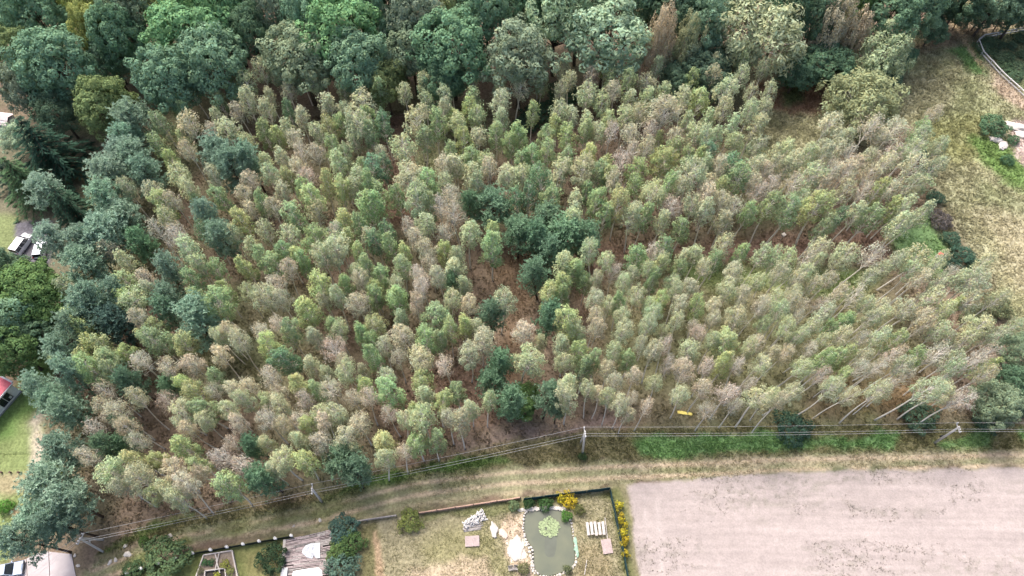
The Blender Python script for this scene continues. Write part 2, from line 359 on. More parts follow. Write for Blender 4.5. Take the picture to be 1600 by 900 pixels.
POND_P = np.array([at(a, b) for a, b in POND_PX])
def build_ground():
    parts = {}
    for (x0, x1, y0, y1, st) in ((-160, 160, 30, 190, 0.5), (-90, 90, 4, 30, 0.25)):
        xs = np.arange(x0, x1 + 1e-6, st); ys = np.arange(y0, y1 + 1e-6, st)
        X, Y = np.meshgrid(xs, ys); x, y = X.ravel(), Y.ravel()
        c, sh, names = ground_eval(x, y); z = relief(x, y)
        dp = sdf(POND_P, x, y)
        z = z * np.clip((np.hypot(x - 5, y - 17) - 6) / 6, 0, 1)
        z = np.where(dp < 0.35, -0.55 * np.clip((0.35 - dp) / 0.5, 0, 1), z)
        edge = (np.abs(x - x0) < 1e-6) | (np.abs(x - x1) < 1e-6) | (np.abs(y - 30) < 1e-6) | (np.abs(y - y0) < 1e-6) | (np.abs(y - y1) < 1e-6)
        z = np.where(edge, 0, z)
        nx = len(xs); idx = np.arange(len(x)).reshape(len(ys), nx)
        Q = np.stack([idx[:-1, :-1], idx[:-1, 1:], idx[1:, 1:], idx[1:, :-1]], -1).reshape(-1, 4); qs = sh[Q[:, 0]]
        for k, nm in enumerate(names):
            q = Q[qs == k]
            if len(q):
                u, inv = np.unique(q, return_inverse=True)
                parts.setdefault(nm, []).append((np.stack([x[u], y[u], z[u]], 1), inv.reshape(-1, 4), c[u]))
    B = 1500.0; ring = np.array([(-B, -B, 0), (B, -B, 0), (B, B, 0), (-B, B, 0), (-160, 30, 0), (160, 30, 0), (160, 190, 0), (-160, 190, 0),
                                 (-90, 4, 0), (90, 4, 0), (90, 30, 0), (-90, 30, 0)], float)
    rq = np.array([(3, 7, 6, 2), (0, 4, 7, 3), (5, 1, 2, 6), (0, 8, 11, 4), (9, 1, 5, 10), (0, 1, 9, 8)])
    parts['ground'].append((ring, rq, np.tile(np.array((0.14, 0.13, 0.075)), (len(ring), 1))))
    for nm, lst in parts.items():
        V, F, C, o = [], [], [], 0
        for v, q, c in lst: V.append(v); F.append(q + o); C.append(c); o += len(v)
        ob = put(nm, mesh_np(nm, np.concatenate(V), [np.concatenate(F)], FIELD_M if nm == 'field' else GROUND, np.concatenate(C)))
        ob['kind'] = 'structure'
build_ground()

# grass and undergrowth standing on it: small tilted blades, coloured like the ground they grow on
def tufts(name, poly, n, size, seed, height=0.35, mul=(1, 1, 1), spread=0.35, keep=None):
    r = np.random.default_rng(seed); poly = np.array(poly); lo, hi = poly.min(0), poly.max(0)
    x = r.uniform(lo[0], hi[0], n * 3); y = r.uniform(lo[1], hi[1], n * 3)
    ok = sdf(poly, x, y) < 0
    if keep is not None: ok &= keep(x, y)
    x, y = x[ok][:n], y[ok][:n]; m = len(x)
    c, _, _ = ground_eval(x, y)
    c = c * np.array(mul) * r.uniform(1 - spread, 1 + spread, (m, 1))
    k = 5; m5 = m * k
    cx = np.repeat(x, k) + r.normal(0, size * 0.55, m5); cy = np.repeat(y, k) + r.normal(0, size * 0.55, m5)
    az = r.uniform(0, 6.283, m5); s = size * r.uniform(0.5, 1.2, m5); h = height * r.uniform(0.4, 1.2, m5)
    dx, dy = np.cos(az), np.sin(az); wv = s * 0.28
    a = np.stack([cx - dy * wv, cy + dx * wv, np.full(m5, -0.05)], 1); b = np.stack([cx + dy * wv, cy - dx * wv, np.full(m5, -0.05)], 1)
    t = np.stack([cx + dx * s * 0.9, cy + dy * s * 0.9, h], 1)
    V = np.stack([a, b, t], 1).reshape(-1, 3); F = np.arange(m5 * 3).reshape(-1, 3)
    o = put(name, mesh_np(name, V, [F], LEAF, np.repeat(c, k * 3, 0).clip(0.01, 0.9))); o['kind'] = 'stuff'; return o
WOOD_P = P((150, 830), (60, 700), (80, 560), (120, 430), (160, 260), (250, 200), (400, 190), (900, 150), (1190, 150), (1300, 200), (1430, 220), (1500, 380), (1580, 520), (1600, 660), (950, 668), (760, 700), (500, 770), (330, 800))
in_pond = lambda x, y: sdf(POND_P, x, y) > 0.5
def not_field(x, y): return np.minimum(sdf(np.array(FIELD_P), x, y), sdf(np.array(TRACK_P), x, y)) > 0.3
tufts('meadow_grass', MEADOW_P, 15000, 0.55, 1, 0.4, (1.12, 1.1, 1.05))
tufts('undergrowth', WOOD_P, 20000, 0.5, 2, 0.35, (1.15, 1.15, 1.05), 0.5)
tufts('verge_grass', VERGE_P, 9000, 0.32, 3, 0.35, (1.1, 1.15, 1.0), 0.4)
tufts('track_grass', TRACK_P, 6500, 0.28, 4, 0.15, (1.05, 1.05, 1.0), 0.3)
tufts('yard_grass', YARD_P, 5000, 0.26, 5, 0.2, (1.0, 1.05, 0.95), 0.35, in_pond)
tufts('lawn_grass', LAWN_L, 3000, 0.22, 6, 0.12, (1.05, 1.05, 1.0), 0.3)
def weedy(x, y): return (fbm(x * 0.22, y, 2.4, 37) > 0.50) & (fbm(x * 0.7, y, 0.6, 39) > 0.44)
tufts('field_weeds', FIELD_P, 3200, 0.12, 7, 0.08, (0.84, 0.86, 0.80), 0.3, weedy)

# ------------------------------------------------------------------ trees
def leaf_quads(C, N, size, r, asp=1.5, tint=0.22, hang=0.0, jitter=0.55):
    """leaf-sized quads at the points C facing roughly along N; returns vertices and tints"""
    m = len(C); n = N + r.normal(0, jitter, (m, 3)); n /= np.linalg.norm(n, axis=1)[:, None] + 1e-9
    t = r.normal(0, 1, (m, 3)); t[:, 2] -= hang; t -= (t * n).sum(1)[:, None] * n; t /= np.linalg.norm(t, axis=1)[:, None] + 1e-9
    b = np.cross(n, t); s = size * r.uniform(0.65, 1.35, (m, 1))
    V = np.stack([C - t * s * asp / 2, C + b * s * 0.42, C + t * s * asp / 2, C - b * s * 0.42], 1).reshape(-1, 3)
    lum = r.uniform(1 - tint, 1 + tint, (m, 1)); hue = r.normal(0, 0.05, (m, 1))
    T = np.clip(lum * np.concatenate([1 + hue, np.ones_like(hue), 1 - hue], 1), 0.3, 1.7)
    return V, np.repeat(T, 4, 0)
def quads_of(V): return np.arange(len(V)).reshape(-1, 4)

def limb(mb, a, b, r0, r1, sag=0.0, k=4, n=3):
    a, b = np.array(a), np.array(b); pts = []
    for i in range(n + 1):
        t = i / n; p = a + (b - a) * t; p[2] += sag * math.sin(math.pi * t); pts.append(p)
    mb.tube(pts, [r0 + (r1 - r0) * i / n for i in range(n + 1)], k, cap=False)

def birch_variant(seed, leaves, clumps, fork=False, H=13.0, R=1.95, zb=0.46, lf=0.21, hang=1.2, drop=0.55, cone=0.0):
    r = np.random.default_rng(seed); mb = MB()
    bend = r.normal(0, 0.28, 2); az0 = r.uniform(0, 6.28)
    def axis(z):
        t = z / H; return np.array([bend[0] * math.sin(t * 3.1) + 0.12 * math.sin(t * 7 + az0), bend[1] * math.sin(t * 2.6) + 0.12 * math.cos(t * 6 + az0), z])
    zs = np.linspace(-0.15, H * 0.97, 12)
    mb.tube([axis(z) for z in zs], [0.135 * (1 - z / H) ** 0.45 + 0.01 if z > 0.3 else 0.17 for z in zs], 6)
    C, N, Tn = [], [], []; per = max(4, leaves // clumps)
    for i in range(clumps):
        u = (i + r.uniform(0, 1)) / clumps; t = u ** 0.9
        z = H * (zb + (0.985 - zb) * t)
        rad = R * ((1 - cone) * math.sqrt(max(0.02, 1 - ((t - 0.40) / 0.63) ** 2)) + cone * min(1.0, t / 0.2 + 0.5) * max(0.04, 1.06 - t) ** 0.9) * r.uniform(0.45, 1.08)
        a = az0 + i * 2.39996 + r.normal(0, 0.35)
        ax = axis(z); c = ax + np.array([math.cos(a) * rad, math.sin(a) * rad, r.normal(0, 0.2)])
        st = axis(max(H * 0.36, z - rad * r.uniform(0.7, 1.3)))
        limb(mb, st, c, 0.058 * (1.2 - t) + 0.014, 0.01, 0.15, 3, 3)
        q = r.normal(0, 1, (per, 3)); q /= np.linalg.norm(q, axis=1)[:, None]
        cr = r.uniform(0.42, 0.75) * (0.75 + 0.25 * R / 1.95)
        d = q * (r.uniform(0.25, 1.0, (per, 1)) ** 0.5) * cr; d[:, 2] = d[:, 2] * 1.1 - drop * np.abs(r.normal(0, 0.6, per)) * (rad / R)
        out = c - np.array([ax[0], ax[1], H * 0.62]); out = out / (np.linalg.norm(out) + 1e-6)
        C.append(c + d); N.append(q * 0.65 + out * 0.6 + np.array([0, 0, 0.35]))
        Tn.append(np.tile(r.uniform(0.84, 1.16) * (np.array([1.08, 0.98, 0.94]) if r.random() < 0.2 else np.array([1 + r.normal(0, 0.05), 1.0, 1 + r.normal(0, 0.05)])), (per, 1)))
    V, T = leaf_quads(np.concatenate(C), np.concatenate(N), lf * 0.93, r, 2.15, 0.2, hang * 1.5)
    T = T * np.repeat(np.concatenate(Tn), 4, 0)
    return {'trunk': mb, 'V': V, 'T': T, 'H': H, 'R': R}

def crown_variant(seed, H, R, zc, rz, clumps, per, lf, cr=(0.9, 1.5), hang=0.0, asp=1.3, lumps=0.25, trunk_r=0.4, weep=0.0, under=-0.45, limbs=26, pale=0.3):
    """a broad tree: leaf clumps spread over an uneven dome, with gaps between them"""
    r = np.random.default_rng(seed); mb = MB()
    ph = r.uniform(0, 6.28, 6); b = r.normal(0, 0.3, 2)
    zs = np.linspace(-0.3, zc + 0.2 * rz, 8)
    mb.tube([(b[0] * (z / H), b[1] * (z / H), z) for z in zs], [trunk_r * (1.15 - 0.75 * (z / zc)) for z in zs], 7)
    C, N, Tn = [], [], []; tops = []
    for i in range(clumps):
        u = 1 - (i + 0.5) / clumps * (1 - under); a = i * 2.39996 + r.normal(0, 0.12); s = math.sqrt(max(0, 1 - u * u))
        d = np.array([s * math.cos(a), s * math.sin(a), u])
        f = 1 + lumps * (math.sin(3 * a + ph[0]) * 0.5 * s + math.sin(2.3 * u * 3 + ph[1] + 2 * a) * 0.4 + r.normal(0, 0.28))
        if r.random() < 0.16: f *= 0.72
        c = np.array([d[0] * R * f, d[1] * R * f, zc + d[2] * rz * f])
        k = r.uniform(*cr); q = r.normal(0, 1, (per, 3)); q /= np.linalg.norm(q, axis=1)[:, None]
        keep = (q @ d) > -0.55; q = q[keep]; m = len(q)
        p = q * (r.uniform(0.55, 1.0, (m, 1)) ** 0.5) * k * np.array([1, 1, 0.85])
        if weep: p[:, 2] -= weep * np.abs(r.normal(0, 0.7, m)) * (0.3 + s)
        C.append(c + p); N.append(q + 0.35 * d + np.array([0, 0, 0.25])); Tn.append(np.full((m, 1), r.uniform(0.82, 1.2)))
        tops.append(c)
    for c in tops[::max(1, len(tops) // limbs)]:
        limb(mb, (b[0] * 0.4, b[1] * 0.4, max(H * 0.18, zc - rz * 0.75)), c * np.array([0.93, 0.93, 0.96]), trunk_r * 0.3, 0.04, 0.4, 4, 4)
    V, T = leaf_quads(np.concatenate(C), np.concatenate(N), lf, r, asp, 0.18, hang, 0.36)
    return {'trunk': mb, 'V': V, 'T': T * np.repeat(np.concatenate(Tn), 4, 0), 'H': H, 'R': R}

def pine_variant(seed, H=13.0, R=2.3, zb=0.35, clumps=64, tuft=16, n_needle=9, top=0.55):
    """a pine: branches in whorls that end in star-shaped needle tufts"""
    r = np.random.default_rng(seed); mb = MB()
    zs = np.linspace(-0.2, H * 0.96, 8); b = r.normal(0, 0.3, 2); ax = lambda z: np.array([b[0] * math.sin(z / H * 3), b[1] * math.sin(z / H * 2.6), z])
    mb.tube([ax(z) for z in zs], [0.19 * (1 - z / H) + 0.02 for z in zs], 6)
    C, N, S, Tn = [], [], [], []
    for i in range(clumps):
        t = ((i + r.uniform(0, 1)) / clumps) ** 0.85; z = H * (zb + (0.99 - zb) * t)
        rad = R * max(0.06, (1 - ((t - 0.3) / 0.75) ** 2)) ** 0.6 * r.uniform(0.35, 1.12); a = i * 2.39996 + r.normal(0, 0.4)
        c = ax(z) + np.array([math.cos(a) * rad, math.sin(a) * rad, 0.15 * rad])
        limb(mb, ax(z - 0.25 * rad - 0.2), c, 0.05, 0.015, -0.1, 3, 2)
        for j in range(tuft):
            f = c + np.array([math.cos(a), math.sin(a), 0.2]) * r.normal(0, 0.28) + r.normal(0, 1, 3) * np.array([0.36, 0.36, 0.26])
            q = r.normal(0, 1, (n_needle, 3)) + np.array([math.cos(a) * 0.5, math.sin(a) * 0.5, 1.1]); q /= np.linalg.norm(q, axis=1)[:, None]
            C.append(f + q * 0.17); S.append(q); Tn.append(np.full((n_needle, 1), r.uniform(0.8, 1.25)))
    C, S, Tn = np.concatenate(C), np.concatenate(S), np.concatenate(Tn); m = len(C)
    n = r.normal(0, 1, (m, 3)) + np.array([0, 0, 0.8]); b_ = np.cross(S, n); b_ /= np.linalg.norm(b_, axis=1)[:, None] + 1e-9
    L = r.uniform(0.16, 0.27, (m, 1)); wd = 0.055
    V = np.stack([C - S * L, C + b_ * wd, C + S * L, C - b_ * wd], 1).reshape(-1, 3)
    T = np.repeat(Tn * r.uniform(0.85, 1.15, (m, 1)) * np.ones((1, 3)), 4, 0)
    return {'trunk': mb, 'V': V, 'T': T, 'H': H, 'R': R}

def spruce_variant(seed, H=17.0, R=4.2, levels=15, per=8):
    """a spruce: tiers of drooping fronds with hanging twigs"""
    r = np.random.default_rng(seed); mb = MB()
    mb.tube([(0, 0, z) for z in np.linspace(-0.2, H, 6)], [0.26 * (1 - z / H) + 0.02 for z in np.linspace(0, H, 6)], 6)
    Vs, Ts = [], []
    for i in range(levels):
        t = i / (levels - 1); z = H * (0.10 + 0.88 * t); L = R * (1 - t) ** 0.8 * 1.05 + 0.35
        for j in range(max(4, int(per * (1 - 0.45 * t)))):
            a = 6.283 * j / per * (1 / (1 - 0.45 * t) if t > 0 else 1) + i * 0.9 + r.normal(0, 0.12); l = L * r.uniform(0.8, 1.12)
            d = np.array([math.cos(a), math.sin(a), 0]); sd = np.array([-d[1], d[0], 0]); n = max(6, int(l * 13)); u = r.uniform(0.08, 1, n)
            dz = 0.25 * l * np.sin(u * 2.2) - 0.55 * l * u ** 1.6; wdt = 0.42 * (1 - u * 0.75) * min(1.0, l / 2) + 0.08
            sv = r.uniform(-1, 1, n); c = np.array([0, 0, z]) + d * (u * l)[:, None] + sd * (sv * wdt)[:, None]; c[:, 2] += dz - np.abs(sv) * 0.18 - r.uniform(0, 0.2, n)
            tt = d[None] * 0.8 + sd[None] * sv[:, None] * 0.9 + np.array([0, 0, -0.45]); tt = tt / np.linalg.norm(tt, axis=1)[:, None]
            bb = np.cross(tt, np.array([0, 0, 1.0]) + r.normal(0, 0.3, (n, 3))); bb /= np.linalg.norm(bb, axis=1)[:, None]
            s = r.uniform(0.22, 0.42, (n, 1)); Vs.append(np.stack([c - tt * s, c + bb * 0.10, c + tt * s, c - bb * 0.10], 1).reshape(-1, 3))
            Ts.append(np.repeat((r.uniform(0.75, 1.2, (n, 1)) + 0.35 * (u[:, None] - 0.4)) * np.ones((1, 3)), 4, 0))
            limb(mb, (0, 0, z), np.array([0, 0, z - 0.3 * l]) + d * l * 0.95, 0.045, 0.01, 0.22 * l, 3, 3)
    return {'trunk': mb, 'V': np.concatenate(Vs), 'T': np.concatenate(Ts), 'H': H, 'R': R}

def finish(v, name, bark):
    v['tm'] = v['trunk'].mesh('trunk', bark, True); v['cm'] = mesh_np('crown', v['V'], [quads_of(v['V'])], LEAF, v['T']); v['name'] = name; return v
BIRCH = {
    'dense': [finish(birch_variant(100 + i, 3300, 56, R=1.9 + 0.12 * (i % 3), zb=0.50 - 0.04 * (i % 3 == 1), lf=0.15, cone=0.5 * (i % 3 == 1)), 'silver_birch', BARK_BIRCH) for i in range(6)],
    'medium': [finish(birch_variant(200 + i, 2800, 52, zb=0.62 - 0.06 * (i % 3 == 1), cone=0.4 * (i % 3 == 1), lf=0.14), 'silver_birch', BARK_BIRCH) for i in range(6)],
    'sparse': [finish(birch_variant(300 + i, 2500, 46, zb=0.68, lf=0.128, drop=0.4), 'silver_birch', BARK_BIRCH) for i in range(5)],
    'bare': [finish(birch_variant(400 + i, 1750, 46, zb=0.67, lf=0.112, drop=0.4), 'silver_birch', BARK_BIRCH) for i in range(5)]}
PINES = [finish(pine_variant(500 + i), 'pine_tree', BARK_PINE) for i in range(5)]
SPRUCES = [finish(spruce_variant(600 + i), 'spruce_tree', BARK_PINE) for i in range(3)]
OAKS = [finish(crown_variant(700 + i, 20, 6.0, 12.0, 6.5, 175, 125, 0.36, lumps=0.3), 'broadleaf_tree', BARK_OAK) for i in range(6)]
POPLARS = [finish(crown_variant(720 + i, 20, 5.2, 12.0, 7.2, 120, 105, 0.33, cr=(0.8, 1.6), asp=1.8, lumps=0.42), 'broadleaf_tree', BARK_OAK) for i in range(3)]
WEEPERS = [finish(crown_variant(740 + i, 18, 4.6, 11.0, 6.2, 95, 110, 0.25, cr=(0.7, 1.25), hang=2.0, asp=2.6, lumps=0.42, weep=1.9, trunk_r=0.26), 'weeping_birch', BARK_BIRCH) for i in range(3)]
SHRUBS = [finish(crown_variant(760 + i, 4, 2.4, 1.8, 2.0, 48, 80, 0.24, cr=(0.5, 0.85), lumps=0.35, trunk_r=0.12, limbs=10), 'shrub', BARK_OAK) for i in range(4)]
GORSE = [finish(crown_variant(780 + i, 1.6, 0.7, 0.75, 0.7, 20, 34, 0.15, cr=(0.2, 0.36), lumps=0.45, trunk_r=0.03, limbs=8), 'flowering_plant', BARK_OAK) for i in range(3)]

LANDMARKS = [((124, 842), 'the double-legged concrete pole'), ((495, 772), 'the single concrete pole by the dark pine'), ((912, 690), 'the strutted pole beside the track'), ((1480, 680), 'the leaning far-right pole'),
    ((1070, 645), 'the yellow board'), ((1222, 367), 'the pale nest box'), ((1465, 397), 'the red and white bundle'), ((815, 625), 'the round dark green bush'), ((525, 745), 'the dark pine under the wires'),
    ((805, 440), 'the brown glade'), ((10, 620), 'the red-roofed house'), ((300, 505), 'the blue-green pine amid birches'), ((1240, 665), 'the dark shrub under the wires'), ((1550, 640), 'the broad green tree beside the wires'),
    ((1180, 680), 'the bright green verge strip'), ((640, 720), 'the lush grass strip below the wood'), ((845, 360), 'the pine clump by the glade'), ((1430, 385), 'the green glade near the meadow'),
    ((1500, 400), 'the dark hedge facing the meadow'), ((700, 650), 'the rust-red bare ground'), ((250, 800), 'the weedy corner by the wires'), ((1130, 395), 'the bare litter lane'), ((470, 480), 'the wood\'s yellowest tree'),
    ((80, 730), 'the bright yellow sapling'), ((1290, 455), 'the grassy patch among leaning trunks'), ((1400, 620), 'the rusty bracken patch'), ((620, 260), 'the narrow brown gap'), ((60, 380), 'the two parked cars'),
    ((840, 170), 'the shaded shrubs at the gap'), ((1230, 170), 'the reddish clearing'), ((1440, 200), 'the meadow edge'), ((1555, 195), 'the white sand heap'), ((1540, 100), 'the white rail fence'), ((15, 187), 'the little shed')]
ORD = ['nearest'] + [q + '-nearest' for q in 'second third fourth fifth sixth seventh eighth ninth tenth eleventh twelfth thirteenth fourteenth fifteenth sixteenth seventeenth eighteenth nineteenth twentieth'.split()]
def label_all(items, desc, kind):
    """items: (x, y, tone) in photo pixels -> one label each: look, the landmark it is nearest to and on which side, then its rank among its like there"""
    buckets = {}
    for i, it in enumerate(items):
        d = [math.hypot(it[0] - p[0], it[1] - p[1]) for p, _ in LANDMARKS]; k = int(np.argmin(d)); dx, dy = it[0] - LANDMARKS[k][0][0], it[1] - LANDMARKS[k][0][1]
        side = ('right of' if dx > 0 else 'left of') if abs(dx) > abs(dy) else ('below' if dy > 0 else 'above')
        buckets.setdefault((k, it[2], side), []).append((d[k], i))
    out = [None] * len(items)
    for (k, tone, side), lst in buckets.items():
        lst.sort()
        for n, (_, i) in enumerate(lst):
            out[i] = f"{desc[tone]} {kind} {side} {LANDMARKS[k][1]}" if len(lst) == 1 else f"{ORD[min(n, 19)]} {desc[tone]} {kind} {side} {LANDMARKS[k][1]}"
    return out
def plant(v, base, color, scale, rotz=0.0, tilt=(0, 0), label=None, cat='tree', group=None):
    o = bpy.data.objects.new(v['name'], None); COL.objects.link(o); o.location = base; o.empty_display_size = 0.4
    M = Euler((tilt[1], tilt[0], 0)).to_matrix() @ Euler((0, 0, rotz)).to_matrix(); o.rotation_euler = M.to_euler(); o.scale = scale
    t = bpy.data.objects.new('trunk', v['tm']); c = bpy.data.objects.new('crown', v['cm'])
    for q in (t, c): q.parent = o; COL.objects.link(q)
    c.color = (*color, 1); tag(o, label, cat, group); return o
def jit(c, a=0.08, h=0.05):
    l = rnd.uniform(1 - a, 1 + a); return tuple(max(0.01, k * l * rnd.uniform(1 - h, 1 + h)) for k in c)
def px_per_m(x, y, z): return FPX / float(np.array([x, y, z - CAM_H]) @ CF)

